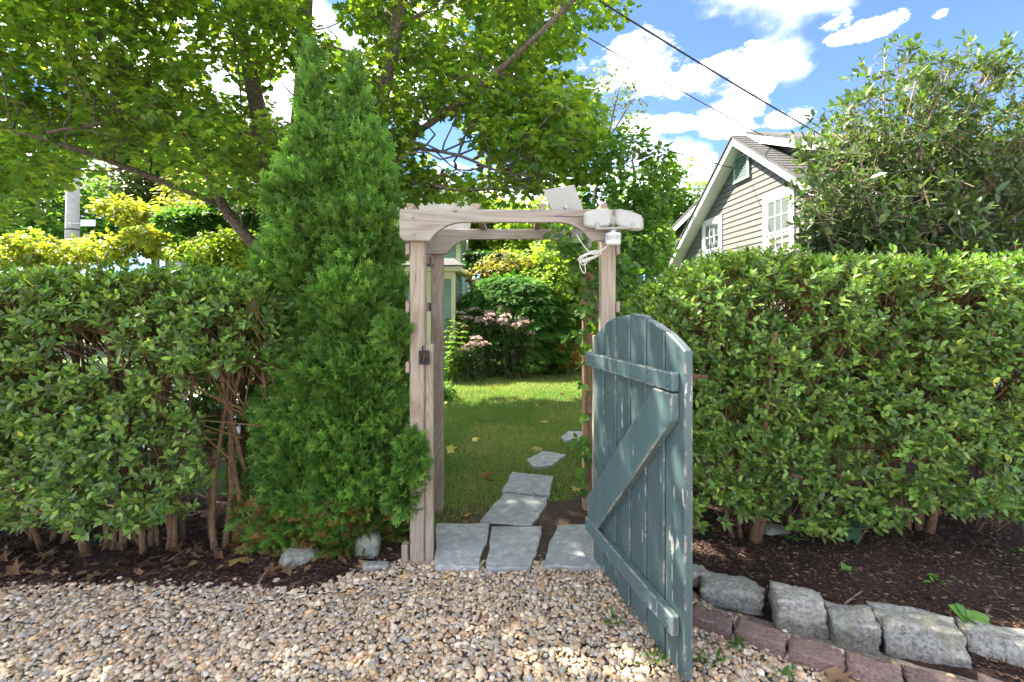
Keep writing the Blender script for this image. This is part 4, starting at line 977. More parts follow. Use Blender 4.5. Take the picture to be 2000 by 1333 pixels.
shrub('roadside_shrub', 'low golden shrub at the foot of the utility pole', c_at(90, 500, 13), (3.0, .9, .55), 34, 170, .12, YG, M['lush'], 76)
shrub('roadside_shrub', 'golden green shrub behind the hedge end by the arborvitae', c_at(440, 500, 9), (1.0, .8, .55), 20, 200, .10, YG + LG, M['lush'], 77)
# distant trees closing the view
far = [(-38, 46, 8, 7), (-26, 52, 9, 8), (-14, 44, 7, 6.5), (-7, 40, 6, 5.5), (1, 46, 6, 6), (9, 42, 6.5, 6), (18, 48, 8, 7), (28, 44, 8, 7), (40, 46, 9, 8), (-52, 40, 9, 8), (52, 40, 9, 8)]
fl_ = ['dark distant tree behind the hazy roadside tree', 'tall distant tree beyond the utility pole', 'distant tree behind the arborvitae', 'distant tree behind the green clapboard house', 'distant tree seen under the arbor beam', 'distant tree behind the sapling', 'distant tree behind the shingled cottage gable', 'distant tree behind the cottage roof', 'distant tree behind the big leathery shrub', 'farthest distant tree at the edge beyond the road', 'farthest distant tree beyond the cottage']
ft = None
for i, (x, y, h, R) in enumerate(far):
    if ft is None:
        ft = tree('distant_tree', fl_[i], (0, 0, 4.6), (4.2, 4.2, 4.4), 46, 170, .5, MG + DG, 81, .3, 'distant trees along the horizon'); src = ft
    o = ft if i == 0 else src.copy()
    if i: COL.objects.link(o)
    sc = h / 8.0; o.location = (x, y, 0); o.scale = (sc * R / 7, sc * R / 7, sc * .62); o.rotation_euler = (0, 0, i * 1.3); o['label'] = fl_[i]
    if i:
        for chd in [c for c in src.children]:
            q = chd.copy(); COL.objects.link(q); q.parent = o; q.matrix_parent_inverse = chd.matrix_parent_inverse.copy()

# ------------------------------------------------------------------ back garden
def conifer_mound():
    r = np.random.default_rng(91); c = np.array([0.02, 11.3, 0]); o_ = empty('weeping_shrub', c, 'dark green mounded shrub with feathery weeping foliage on the lawn edge', 'shrub')
    P, D, Nn = [], [], []
    for k in range(175):
        th = r.uniform(0, 6.283); h = r.random() ** .8; rad = 1.22 * math.sqrt(max(0, 1 - (h * .98) ** 2.2)); q = c + np.array([math.cos(th) * rad, math.sin(th) * rad * .8, .05 + h * 2.12])
        if q[1] > 11.45: continue
        n = 85; d = rdir(n, r); d[:, 2] = np.abs(d[:, 2]) * .6; p = q + d * np.array([.34, .30, .20]); P.append(p)
        D.append(norm(d * .8 + np.array([math.cos(th), math.sin(th), 0]) * .5 - UP * .55 + rdir(n, r) * .3)); Nn.append(norm(UP * .6 + d * .5 + rdir(n, r) * .5))
    P, D, Nn = map(np.concatenate, (P, D, Nn)); acc = Acc(); n = len(P)
    scatter(acc, spray(4, 30, .04, False), P, frames(D, Nn), r.uniform(.16, .28, n), palette(n, [(.040, .110, .020), (.056, .138, .024), (.078, .170, .030)], .2, r) * (1 + .3 * vnoise(P, 2.2))[:, None])
    o = acc.build('foliage', M['cedar'], o_); o['kind'] = 'stuff'
    bush_stems(o_, c, 6, 1.4, .6, r, .03)
conifer_mound()
def flower_plant(label, base, h, nst, spread, seed, flowers=True, cols=None, ll=.16, group=None):
    r = np.random.default_rng(seed); pl = empty('flowering_plant', base, label, 'plant', group); acc = Acc(); fa = []
    for k in range(nst):
        a = r.random() * 6.283; q = r.random() ** .6; top = np.array(base) + np.array([math.cos(a) * q * spread, math.sin(a) * q * spread * .7, h * r.uniform(.75, 1.05)]); b = np.array(base) + (top - base) * [.35, .35, 0]
        t = np.linspace(0, 1, 6)[:, None]; p = b + (top - b) * t; tube('stem', p, np.linspace(.009, .005, 6), M['stem'], pl, 5)
        for w in range(9):
            c = b + (top - b) * (.18 + .8 * w / 8); n = 5; aa = np.arange(n) * 6.283 / n + w; d = np.stack([np.cos(aa), np.sin(aa), np.full(n, -.25)], -1) + rdir(n, r) * .25
            scatter(acc, LANCE, np.repeat(c[None], n, 0), frames(d, UP + rdir(n, r) * .3), r.uniform(.7, 1.15, n) * ll * (1.1 - .4 * w / 8), palette(n, cols or MG + LG[:1], .15, r))
        if flowers and r.random() < .85:
            fa2 = Acc(); n = 90; d = rdir(n, r); d[:, 2] = np.abs(d[:, 2]) * .8; pc = top + d * np.array([.12, .12, .07]) * r.uniform(.6, 1, (n, 1))
            scatter(fa2, SIMPLE, pc, frames(d, UP + rdir(n, r)), r.uniform(.026, .050, n), palette(n, [(.56, .40, .40), (.68, .52, .49), (.48, .33, .33), (.66, .56, .48)], .15, r)); o = fa2.build('flower_head', M['petal'], pl); o['kind'] = 'stuff'
    o = acc.build('foliage', M['lush'], pl); o['kind'] = 'stuff'
FP = [('pink flowered perennial farthest along the bed before the weeping shrub', (1022, 741), 1.25, 7, .28, True), ('pink flowered perennial in the middle of the flowering clump', (975, 737), 1.5, 8, .3, True), ('pink flowered perennial nearest the green house corner', (915, 739), 1.45, 9, .34, True), ('tall pink flowered perennial against the weeping shrub', (955, 739), 1.50, 10, .36, True), ('pink flowered perennial at the front of the weeping shrub', (995, 741), 1.40, 9, .34, True), ('low leafy perennial with one pale flower at the lawn edge', (925, 746), .85, 7, .3, True), ('bright leafy perennial beside the rear arbor post', (878, 748), 1.25, 9, .34, False), ('sunlit leafy perennial at the foot of the house corner', (890, 738), 1.45, 9, .36, False)]
for i, (lab, (u, v), h, n, s, fl2) in enumerate(FP):
    flower_plant(lab, tuple(gr(u, v)), h, n, s, 100 + i, fl2, (LG + MG[:2]) if not fl2 or i == 2 else [(.05, .09, .04), (.08, .13, .055), (.11, .16, .07)])
shrub('garden_shrub', 'low spreading plant in the corner behind the rear latch side post', (-1.18, 7.9, .16), (.32, .3, .2), 8, 90, .11, MG, M['lush'], 111, LANCE)
shrub('garden_shrub', 'golden green shrub behind the weeping shrub', c_at(1040, 545, 12.5), (1.3, .8, 1.1), 26, 200, .13, YG[:2] + LG, M['lush'], 112)
shrub('garden_shrub', 'sunlit yellow green shrub beside the rear post', c_at(1105, 570, 11.5), (.9, .8, 1.2), 24, 210, .12, LG + YG[:1], M['lush'], 113)
shrub('garden_shrub', 'pale flowering shrub above the weeping shrub', c_at(985, 535, 12.0), (1.1, .6, .55), 18, 200, .11, [(.30, .26, .10), (.22, .26, .07), (.34, .24, .16)], M['lush'], 114)
shrub('garden_shrub', 'shaded shrub above the old brown fence', c_at(1110, 630, 12.2), (.75, .6, .55), 16, 180, .11, MG, M['lush'], 115)
shrub('garden_shrub', 'small orange leaved shrub at the lawn corner', c_at(1112, 690, 10.6), (.42, .4, .32), 10, 150, .07, [(.42, .20, .04), (.30, .22, .04), (.40, .30, .08), (.10, .15, .03)], M['lush'], 116)
shrub('garden_shrub', 'dark low shrub between orange shrub and weeping shrub', c_at(1090, 705, 10.8), (.4, .4, .28), 8, 130, .08, DG, M['lush'], 117)
shrub('climbing_vine', 'dark ivy covering the green house wall', c_at(945, 520, 12.2), (.75, .35, .5), 18, 210, .12, DG + MG[:1], M['shrub'], 118, BROAD, cat='vine')
tree('garden_tree', 'pale green sunlit tree rising beyond the garden', c_at(1080, 470, 17), (2.4, 2, 2.3), 34, 230, .22, LG, 119, .12)
tree('garden_tree', 'yellow green tree just beyond the green house', c_at(985, 440, 19), (1.8, 2, 1.6), 24, 220, .22, LG + YG[:1], 120, .12)
tree('garden_tree', 'mid green tree filling the gap beside the hedge', c_at(1230, 520, 9), (.8, .8, 1.1), 20, 210, .12, MG + LG[:1], 121, .06)
tree('garden_tree', 'green tree beyond the far end of the cottage', c_at(1300, 430, 19), (2.2, 2, 2.4), 30, 230, .22, MG, 122, .14)
fe = empty('picket_fence', (1.2, 13.6, 0), 'low dark brown board fence at the back of the garden', 'fence')
for k in range(22):
    box('picket', (.55 + k * .115, 13.6, .42), (.10, .02, .84 + .02 * (k % 3)), M['fence'], fe, bevel=.004)
for z in (.2, .65): box('fence_rail', (1.76, 13.63, z), (2.55, .035, .07), M['fence'], fe)

# creeper on the right posts
def vine(label, path, n, seed, ll=.075, cols=None):
    r = np.random.default_rng(seed); vi = empty('climbing_vine', path[0], label, 'vine'); p = smooth_path(path, 40); tube('stem', p + r.normal(size=p.shape) * .006, .005, M['stem'], vi, 5)
    i = r.integers(0, 40, n); pos = p[i] + rdir(n, r) * np.array([.09, .07, .09]) * r.random((n, 1)); d = norm(rdir(n, r) + np.array([0, -.5, -.35])); P, T, Nn, S_, Y = sprig_leaves(pos, d, np.full(n, .09), 1, ll, r)
    acc = Acc(); c = palette(len(P), cols or [(.05, .125, .022), (.075, .165, .03), (.11, .20, .035)], .15, r)
    split_leaves(vi, BROAD, P, frames(T, norm(Nn + np.array([0, -.6, 0]))), S_, c, M['lush'], np.ones(len(P), bool), 60, acc); o = acc.build('foliage', M['lush'], vi); o['kind'] = 'stuff'
vine('leafy creeper climbing the rear post and under the beam', [(.60, 3.50, .1), (.56, 3.52, .6), (.55, 3.5, 1.1), (.52, 3.5, 1.6), (.46, 3.46, 2.0), (.34, 3.44, 2.03)], 75, 131)
vine('thick creeper filling the arbor corner below the twin head light', [(.60, 3.3, 1.3), (.56, 3.3, 1.6), (.50, 3.25, 1.85), (.42, 3.2, 2.0), (.36, 3.1, 2.05)], 85, 132)
vine('green creeper between the arbor side and the hedge', [(.66, 3.25, .6), (.70, 3.2, 1.1), (.70, 3.15, 1.5), (.72, 3.2, 1.9)], 120, 133)
# big leathery shrub over the right hedge
def big_shrub():
    r = np.random.default_rng(141); Y = 4.9; B = np.array([4.35, Y, .1])
    sh = empty('rhododendron', B, 'big multi stemmed shrub with long leaves towering over the hedge', 'shrub')
    tips = [(1585, 300), (1590, 385), (1605, 470), (1620, 240), (1660, 370), (1700, 300), (1600, 330), (1590, 255), (1640, 190), (1690, 160), (1740, 95), (1800, 70), (1870, 85), (1950, 65), (2020, 100), (2090, 150), (1620, 400), (1660, 300), (1720, 230), (1790, 160), (1860, 170), (1940, 160), (2010, 220), (1680, 430), (1720, 340), (1780, 270), (1840, 260), (1910, 250), (1990, 310), (2060, 280), (1740, 440), (1800, 370), (1860, 350), (1930, 340), (2000, 400), (1830, 440), (1900, 430), (1970, 470), (2080, 400), (1640, 470), (1600, 440), (1770, 330), (1880, 480), (1800, 480), (1710, 490), (2150, 300), (2180, 420)]
    P, D, L = [], [], []
    for k, (u, v) in enumerate(tips):
        for rep in range(5):
            e = at(u + r.normal() * 22, v + r.normal() * 22, Y + r.uniform(-.95, .9)); b = B + np.array([r.normal() * .25, r.normal() * .25, 0]); mid = b + (e - b) * .55 + np.array([r.normal() * .15, r.normal() * .15, .25])
            q = smooth_path([b, mid, e], 10)
            if rep == 0: tube('stem', q[:9], np.linspace(.026, .005, 9), M['twig'], sh, 6)
            m = 29; t = r.uniform(.35, 1, m); i = np.clip((t * 9).astype(int), 0, 8); pp = q[i] + rdir(m, r) * .20 * r.random((m, 1)) ; P.append(pp); D.append(norm(norm((e - b) * np.array([1, 1, .35])) * .7 + UP * .08 + rdir(m, r) * .75))
    P, D = np.concatenate(P), np.concatenate(D); n = len(P); LL = r.uniform(.06, .13, n)
    p, t, nn, s, y = sprig_leaves(P, D, LL, 2, .105, r); acc = Acc(); c = palette(len(p), [(.062, .115, .040), (.080, .145, .042), (.105, .175, .044), (.066, .110, .055), (.15, .22, .045)], .15, r)
    split_leaves(sh, LANCE_W, p, frames(t, nn), s, c, M['shrub'], p[:, 1] < Y, 300, acc)
    o = acc.build('foliage', M['shrub'], sh); o['kind'] = 'stuff'
    tw = Acc(); sticks(tw, P - D * .16, P + D * LL[:, None], .004, .002, np.broadcast_to((.2, .15, .1), (n * 6, 3))); o = tw.build('twigs', M['chip'], sh); o['kind'] = 'stuff'
LANCE_W = leaf_oval(.19, .14, .04)
big_shrub()

# ------------------------------------------------------------------ cottage on the right
he_ = Vector((.06, -1, 0)).normalized(); hn = Vector((-1, -.06, 0)).normalized(); HC0 = Vector((5.5 - .06 * 10.43, 10.43, 0))
def hp(s, z, o=0.0): return HC0 + he_ * s + hn * o + Vector((0, 0, z))
cot = empty('cottage', HC0, 'sage green clapboard cottage with white trimmed gable and dormers', 'house')
APX, SLP, HWD = 5.30, .68, 3.46
def rz(s): return APX - SLP * abs(s)
prism('wall', [hp(-3.3, 0, -.33), hp(3.3, 0, -.33), hp(3.3, rz(3.3) - .14, -.33), hp(0, APX - .14, -.33), hp(-3.3, rz(3.3) - .14, -.33)], tuple(hn * -8.5), M['siding'], cot, 0)
def clapboards(par, s_of, z0, z1, ex, o, mat):
    z = z0
    while z < z1:
        zt = min(z + ex, z1); (a0, b0), (a1, b1) = s_of(z), s_of(zt)
        if b0 - a0 > .05:
            if b1 - a1 < .02: a1 = b1 = (a0 + b0) / 2; b1 += .01; a1 -= .01
            V = [hp(a0, z, o + .022), hp(b0, z, o + .022), hp(b1, zt, o + .004), hp(a1, zt, o + .004), hp(a0, z, o - .01), hp(b0, z, o - .01), hp(b1, zt, o - .01), hp(a1, zt, o - .01)]
            mk('siding_board', V, [(0, 1, 2, 3), (0, 4, 5, 1), (3, 2, 6, 7), (1, 5, 6, 2), (4, 0, 3, 7)], mat, par)
        z += ex
gs = lambda z: (-min(3.3, (APX - .15 - z) / SLP), min(3.3, (APX - .15 - z) / SLP))
clapboards(cot, gs, 1.9, APX - .16, .127, -.32, M['siding'])
for sg in (-1, 1):   # rake fascia, soffit and roof slopes
    a, b = 0.0, sg * (HWD + .12)
    def q(s, dz, o): return hp(s, APX - SLP * abs(s) + dz, o)
    prism('rake_board', [q(a, .0, .0), q(b, .0, .0), q(b, -.17, .0), q(a, -.17, .0)], tuple(hn * -.03), M['white'], cot, .003)
    prism('soffit', [q(a, -.155, -.031), q(b, -.155, -.031), q(b, -.155, -.32), q(a, -.155, -.32)], (0, 0, .02), M['white'], cot, 0)
    rf = prism('roof', [q(a, .055, .03), q(b, .055, .03), q(b, .005, .03), q(a, .005, .03)], tuple(hn * -9.0), M['roof'], cot, 0)
    for k in range(28):   # shingle courses
        s0, s1 = sg * (HWD + .12) * k / 28, sg * (HWD + .12) * (k + 1) / 28
        V = [q(s0, .058, .02), q(s1, .072, .02), q(s1, .072, -8.9), q(s0, .058, -8.9), q(s1, .050, .02), q(s1, .050, -8.9)]
        mk('shingle_course', V, [(0, 1, 2, 3), (1, 4, 5, 2)], M['roof'], rf)
def window(s0, s1, z0, z1, o=-.30):
    w = empty_part('window', cot); c = .13
    for nm, (a, b, d, e) in {'casing': (s0, s0 + c, z0, z1), 'casing_': (s1 - c, s1, z0, z1), 'casing__': (s0 + c, s1 - c, z1 - c, z1)}.items():
        prism('casing', [hp(a, d, o + .03), hp(b, d, o + .03), hp(b, e, o + .03), hp(a, e, o + .03)], tuple(hn * -.06), M['white'], w, .003)
    prism('sill', [hp(s0 - .03, z0 - .05, o + .06), hp(s1 + .03, z0 - .05, o + .06), hp(s1 + .03, z0, o + .06), hp(s0 - .03, z0, o + .06)], tuple(hn * -.09), M['white'], w, .003)
    a, b = s0 + c, s1 - c; zm = (z0 + z1 - c) / 2
    for (za, zb, oo) in ((zm, z1 - c, .012), (z0, zm, -.004)):
        for k in range(3):
            for j in range(2):
                x0, x1 = a + .04 + (b - a - .08) * k / 3, a + .04 + (b - a - .08) * (k + 1) / 3; y0, y1 = za + .05 + (zb - za - .09) * j / 2, za + .05 + (zb - za - .09) * (j + 1) / 2
                mk('pane', [hp(x0, y0, o + oo - .005), hp(x1, y0, o + oo - .005), hp(x1, y1, o + oo - .005), hp(x0, y1, o + oo - .005)], [(0, 1, 2, 3)], M['glass'], w)
        for k in (1, 2):
            x = a + .04 + (b - a - .08) * k / 3; prism('muntin', [hp(x - .011, za, o + oo + .004), hp(x + .011, za, o + oo + .004), hp(x + .011, zb, o + oo + .004), hp(x - .011, zb, o + oo + .004)], tuple(hn * -.012), M['white'], w, 0)
        y = za + .05 + (zb - za - .09) / 2; prism('muntin', [hp(a, y - .011, o + oo + .005), hp(b, y - .011, o + oo + .005), hp(b, y + .011, o + oo + .005), hp(a, y + .011, o + oo + .005)], tuple(hn * -.012), M['white'], w, 0)
        for (x0, x1, y0, y1) in ((a, a + .04, za, zb), (b - .04, b, za, zb), (a + .04, b - .04, zb - .04, zb), (a + .04, b - .04, za, za + .05)):
            prism('sash', [hp(x0, y0, o + oo + .008), hp(x1, y0, o + oo + .008), hp(x1, y1, o + oo + .008), hp(x0, y1, o + oo + .008)], tuple(hn * -.018), M['white'], w, 0)
def empty_part(name, parent):
    o = bpy.data.objects.new(name, None); COL.objects.link(o); o.empty_display_size = .1; return setp(o, parent)
window(-2.02, -1.0, 2.30, 3.80); window(.70, 1.68, 2.30, 3.83)
ve = empty_part('gable_vent', cot)
for (a, b, d, e) in ((-.42, -.34, 4.42, 4.98), (.14, .22, 4.42, 4.98), (-.34, .14, 4.90, 4.98), (-.44, .24, 4.37, 4.42)):
    prism('vent_frame', [hp(a, d, -.25), hp(b, d, -.25), hp(b, e, -.25), hp(a, e, -.25)], tuple(hn * -.05), M['sage'], ve, .003)
for k in range(9):
    z = 4.44 + k * .05; prism('louver', [hp(-.34, z, -.265), hp(.14, z, -.265), hp(.14, z + .012, -.265), hp(-.34, z + .012, -.265)], tuple(hn * -.03 + Vector((0, 0, .03))), M['sage'], ve, 0)
# near dormer (sage clapboard cheek under a white fascia) and far lean-to roof
dz = lambda s: 5.37 - .42 * s
prism('dormer_wall', [hp(.35, rz(.35) - .1, -.60), hp(2.5, rz(2.5) - .1, -.60), hp(2.5, dz(2.5) - .16, -.60), hp(.35, dz(.35) - .16, -.60)], tuple(hn * -4), M['siding'], cot, 0)
clapboards(cot, lambda z: (max(.35, (APX - z) / SLP + .06), min(2.5, (5.20 - z) / .42)), rz(2.5), dz(.6) - .17, .127, -.59, M['siding'])
prism('dormer_fascia', [hp(.05, dz(.05) + .03, -.30), hp(2.75, dz(2.75) + .03, -.30), hp(2.75, dz(2.75) - .15, -.30), hp(.05, dz(.05) - .15, -.30)], tuple(hn * -.03), M['white'], cot, .003)
prism('dormer_roof', [hp(.0, dz(0) + .075, -.28), hp(2.78, dz(2.78) + .075, -.28), hp(2.78, dz(2.78) + .032, -.28), hp(.0, dz(0) + .032, -.28)], tuple(hn * -4.4), M['roof'], cot, 0)
prism('dormer_soffit', [hp(.15, dz(.15) - .14, -.331), hp(2.75, dz(2.75) - .14, -.331), hp(2.75, dz(2.75) - .14, -.60), hp(.15, dz(.15) - .14, -.60)], (0, 0, .02), M['white'], cot, 0)
lz = lambda s: 5.18 + .235 * (s + .4)
prism('lean_to_wall', [hp(-5.3, 0, -.95), hp(-1.0, 0, -.95), hp(-1.0, lz(-1.0) - .16, -.95), hp(-5.3, lz(-5.3) - .16, -.95)], tuple(hn * -4), M['siding'], cot, 0)
clapboards(cot, lambda z: (-5.3, min(-1.0, 0) if z < lz(-5.3) - .17 else -1.0), 2.2, lz(-5.3) - .17, .127, -.94, M['siding'])
clapboards(cot, lambda z: (-.4 + (z + .17 - 5.18) / .235, -1.0), lz(-5.3) - .17, lz(-1.3) - .17, .127, -.94, M['siding'])
prism('lean_to_fascia', [hp(-.3, lz(-.3) + .02, -.66), hp(-5.6, lz(-5.6) + .02, -.66), hp(-5.6, lz(-5.6) - .16, -.66), hp(-.3, lz(-.3) - .16, -.66)], tuple(hn * -.03), M['white'], cot, .003)
prism('lean_to_roof', [hp(-.3, lz(-.3) + .07, -.64), hp(-5.65, lz(-5.65) + .07, -.64), hp(-5.65, lz(-5.65) + .022, -.64), hp(-.3, lz(-.3) + .022, -.64)], tuple(hn * -4.4), M['roof'], cot, 0)
prism('corner_board', [hp(-5.3, 0, -.91), hp(-5.17, 0, -.91), hp(-5.17, lz(-5.3) - .18, -.91), hp(-5.3, lz(-5.3) - .18, -.91)], tuple(hn * -.03), M['white'], cot, .003)

# ------------------------------------------------------------------ green house seen through the arch
gh = empty('green_house', (-2.4, 12, 0), 'pale green clapboard house with cream yellow trim beyond the lawn', 'house')
def hb(nm, x0, x1, y0, y1, z0, z1, mat, bv=0.0): return box(nm, ((x0 + x1) / 2, (y0 + y1) / 2, (z0 + z1) / 2), (x1 - x0, y1 - y0, z1 - z0), M[mat], gh, bevel=bv)
hb('bay_wall', -4.2, -1.30, 10.6, 12.2, 0, 2.32, 'siding2')
hb('main_wall', -8.0, -1.75, 15.6, 21, 0, 3.9, 'siding2')
def boards_front(x0, x1, y, z0, z1, nm='siding_board'):
    z = z0
    while z < z1 - .02:
        zt = min(z + .105, z1); mk(nm, [(x0, y - .02, z), (x1, y - .02, z), (x1, y - .002, zt), (x0, y - .002, zt), (x0, y, z), (x1, y, z)], [(0, 1, 2, 3), (4, 5, 1, 0)], M['siding2'], gh); z += .105
def boards_side(x, y0, y1, z0, z1):
    z = z0
    while z < z1 - .02:
        zt = min(z + .105, z1); mk('siding_board', [(x + .02, y0, z), (x + .02, y1, z), (x + .002, y1, zt), (x + .002, y0, zt), (x, y0, z), (x, y1, z)], [(0, 1, 2, 3), (4, 5, 1, 0)], M['siding2'], gh); z += .105
boards_front(-1.68, -1.36, 10.6, .3, 2.16); boards_front(-4.2, -2.1, 10.6, .3, 2.16); boards_side(-1.30, 10.68, 12.2, .3, 2.16)
boards_front(-2.6, -1.85, 15.6, 2.0, 3.9); boards_side(-1.75, 15.7, 21, 1.6, 3.9)
hb('corner_trim', -1.36, -1.275, 10.56, 10.68, 0, 2.18, 'yellow'); hb('window_trim', -2.1, -1.68, 10.55, 10.62, .2, 2.18, 'yellow')
hb('frieze', -4.2, -1.27, 10.55, 10.64, 2.18, 2.34, 'yellow'); hb('eave', -4.4, -1.12, 10.38, 12.2, 2.34, 2.44, 'yellow', .01)
prism('bay_roof', [(-4.5, 10.34, 2.445), (-1.08, 10.34, 2.445), (-1.5, 12.2, 2.78), (-4.5, 12.2, 2.78)], (0, 0, .03), M['roof'], gh, 0)
hb('corner_trim', -1.85, -1.71, 15.55, 15.7, 0, 3.9, 'yellow'); hb('window_trim', -1.78, -1.70, 18.0, 19.2, 1.5, 3.9, 'yellow')
wg = hb('lamp', -1.80, -1.74, 10.46, 10.55, 1.85, 2.02, 'white', .01)
rf = prism('roof', [(-8.2, 15.2, 3.7), (-1.45, 15.2, 3.7), (-1.45, 18.3, 6.1), (-8.2, 18.3, 6.1)], (0, .05, .08), M['roof'], gh, 0)
prism('roof', [(-8.2, 21.4, 3.7), (-1.45, 21.4, 3.7), (-1.45, 18.3, 6.1), (-8.2, 18.3, 6.1)], (0, -.05, .08), M['roof'], gh, 0)
prism('gable_wall', [(-1.76, 15.6, 3.85), (-1.76, 21, 3.85), (-1.76, 18.3, 5.95)], (-.1, 0, 0), M['siding2'], gh, 0)
prism('rake_trim', [(-1.43, 15.15, 3.66), (-1.43, 18.3, 6.08), (-1.43, 18.3, 5.9), (-1.43, 15.15, 3.48)], (-.03, 0, 0), M['yellow'], gh, 0)

# ------------------------------------------------------------------ utility pole, wires, signs
po = empty('utility_pole', (-15.0, 16, 0), 'pale grey utility pole rising behind the hedge', 'utility pole')
pb = at(140, 600, 16); tube('post', [(pb[0], 16, -.1), (pb[0] + .02, 16, 4), (pb[0] + .06, 16, 7.2)], [.21, .19, .165], M['pole'], po, 14)
for z in (4.15, 3.2): tube('band', [(pb[0] + .02, 16, z), (pb[0] + .02, 16, z + .05)], .195, M['wire'], po, 14)
box('crossarm', (pb[0] + .06, 16, 6.6), (2.0, .1, .12), M['pole'], po)
sg_ = empty('street_sign', tuple(at(170, 600, 15.7) * [1, 1, 0]), 'small white rectangular sign beside the utility pole', 'sign')
c = at(172, 436, 15.7); box('sign_plate', tuple(c), (.5, .02, .22), M['white'], sg_, bevel=.004); box('sign_arm', (c[0] - .45, 15.75, c[2]), (.45, .03, .03), M['steel'], sg_)
c = at(351, 518, 6.2); gp_ = empty('gate_post', (c[0], 6.2, 0), 'grey flat topped post showing just above the hedge', 'post')
box('shaft', (c[0], 6.2, 1.02), (.12, .12, 2.06), M['pole'], gp_); box('cap', (c[0], 6.2, 2.085), (.19, .19, .09), M['pole'], gp_, bevel=.01)
def wire(label, a, b, sag, rad, ext):
    a, b = np.array(a), np.array(b); d = a - b; a2 = a + d * ext; t = np.linspace(0, 1, 40)[:, None]; p = a2 + (b - a2) * t
    p[:, 2] -= sag * 4 * t[:, 0] * (1 - t[:, 0]); tag(tube('overhead_wire', p, rad, M['wire'], None, 6), label, 'wire', 'overhead wires')
wire('thick black wire crossing the maple and ending at the cottage gable', at(390, -25, 6.6), at(1440, 331, 10.3), .22, .012, .5)
wire('thin wire slanting down from the maple to the cottage ridge', at(1030, -8, 7.5), at(1512, 277, 10.0), .10, .010, .6)
wire('thick twisted cable running into the big leathery shrub', at(1182, 0, 6.0), at(1600, 262, 7.9), .06, .013, .6)

# ------------------------------------------------------------------ small plants, fallen leaves and twigs
def seedling(label, base, dirs, ll, cols, seed, T=FINE, name='seedling'):
    r = np.random.default_rng(seed); s = empty(name, base, label, 'plant'); b = np.array(base)
    tube('stem', [b, b + [0, 0, ll * .4]], .004, M['stem'], s, 5)
    for k, (dx, dy, dz, sc) in enumerate(dirs):
        d = np.array([[dx, dy, dz]], float); R = frames(d, np.array([[0, -.5, 1.]]) + rdir(1, r) * .2)[0]; me = leaf_variants(T, [cols[k % len(cols)]], M['lush'], 'leaf')[0]; child('leaf', me, s, mat4(R, b + [0, 0, ll * .3], ll * sc))
c = gr(1893, 1222, .085)
seedling('lime green seedling with broad leaves behind the granite blocks', tuple(c), [(-.75, .1, .65, 1.15), (-.5, .2, .9, .95), (.9, .0, .2, 1.15), (.75, -.5, .05, 1.0), (-.2, -.5, .3, .7), (.1, .1, 1, .55), (-.7, -.3, .0, .6)], .085, [(.14, .28, .05), (.11, .24, .045), (.16, .30, .06)], 151)
c = gr(1650, 1120, .09); seedling('tiny two leaved seedling on the dark mulch', tuple(c), [(-.3, 0, .9, 1), (.7, 0, .4, .9), (.4, -.6, .1, .8)], .05, [(.12, .25, .05)], 152)
c = gr(1640, 1052, .10)
seedling('dark five leaved creeper hanging over the mulch below the hedge', tuple(c + [0, -.1, .12]), [(-.8, -.2, .1, 1.0), (-.4, -.4, -.6, 1.1), (.2, -.3, -.9, 1.25), (.7, -.2, -.3, 1.0), (.1, -.2, .6, .9), (-.3, 0, .8, .8)], .11, [(.03, .085, .035), (.035, .10, .035)], 153, name='creeper')
c = gr(1905, 1010, .11); seedling('dark creeper leaf cluster below the hedge end', tuple(c + [0, 0, .06]), [(.2, -.4, -.5, 1.1), (.8, -.2, .1, 1.0), (-.7, -.3, .2, .9)], .12, [(.025, .075, .035)], 154, name='creeper')
for i, (u, v, lab) in enumerate([(1380, 1040, 'low green groundcover sprig at the gate side of the hedge stems'), (1425, 1050, 'low green groundcover sprig under the hedge, beside the thick stump'), (1550, 1058, 'low groundcover sprig beside the stone among the stems'), (1830, 1140, 'small green weed on the open mulch'), (1985, 1090, 'grassy green weed at the picture edge on the mulch')]):
    b = gr(u, v, .10); r = np.random.default_rng(160 + i); n = 16; pl = empty('weed', tuple(b), lab, 'weed'); acc = Acc()
    scatter(acc, OVAL, b + np.stack([r.normal(size=n) * .05, r.normal(size=n) * .03, r.random(n) * .04], -1), frames(rdir(n, r) * [1, 1, .4], UP + rdir(n, r) * .5), r.uniform(.025, .05, n), palette(n, MG + LG[:1], .15, r)); acc.build('foliage', M['lush'], pl)['kind'] = 'stuff'
DRY = [(.20, .11, .055), (.14, .07, .036), (.26, .16, .085), (.11, .06, .034), (.30, .20, .11)]
CURL = MAPLE[0].copy(); CURL[:, 2] = .8 * (CURL[:, 0] - .3) ** 2 + .9 * CURL[:, 1] ** 2 * np.sign(CURL[:, 0] - .2) + np.random.default_rng(4).normal(size=len(CURL)) * .13; CURL[:, 1] *= .75
DRYM = leaf_variants((CURL, MAPLE[1]), DRY, M['dry'], 'fallen_leaf'); YELM = leaf_variants(MAPLE, [(.50, .42, .10), (.55, .38, .12)], M['dry'], 'fallen_leaf'); REDM = leaf_variants(MAPLE, [(.34, .10, .04), (.40, .15, .06)], M['dry'], 'fallen_leaf')
def fallen(me, p, s, label, group, r):
    n = norm(np.array([[r.normal() * .3, r.normal() * .3 - .15, 1]])); a = r.random() * 6.283; R = frames(np.array([[math.cos(a), math.sin(a), r.normal() * .2]]), n)[0]
    o = bpy.data.objects.new('fallen_leaf', me); COL.objects.link(o); o.matrix_basis = mat4(R, p, s); tag(o, label, 'leaf', group)
r = np.random.default_rng(171)
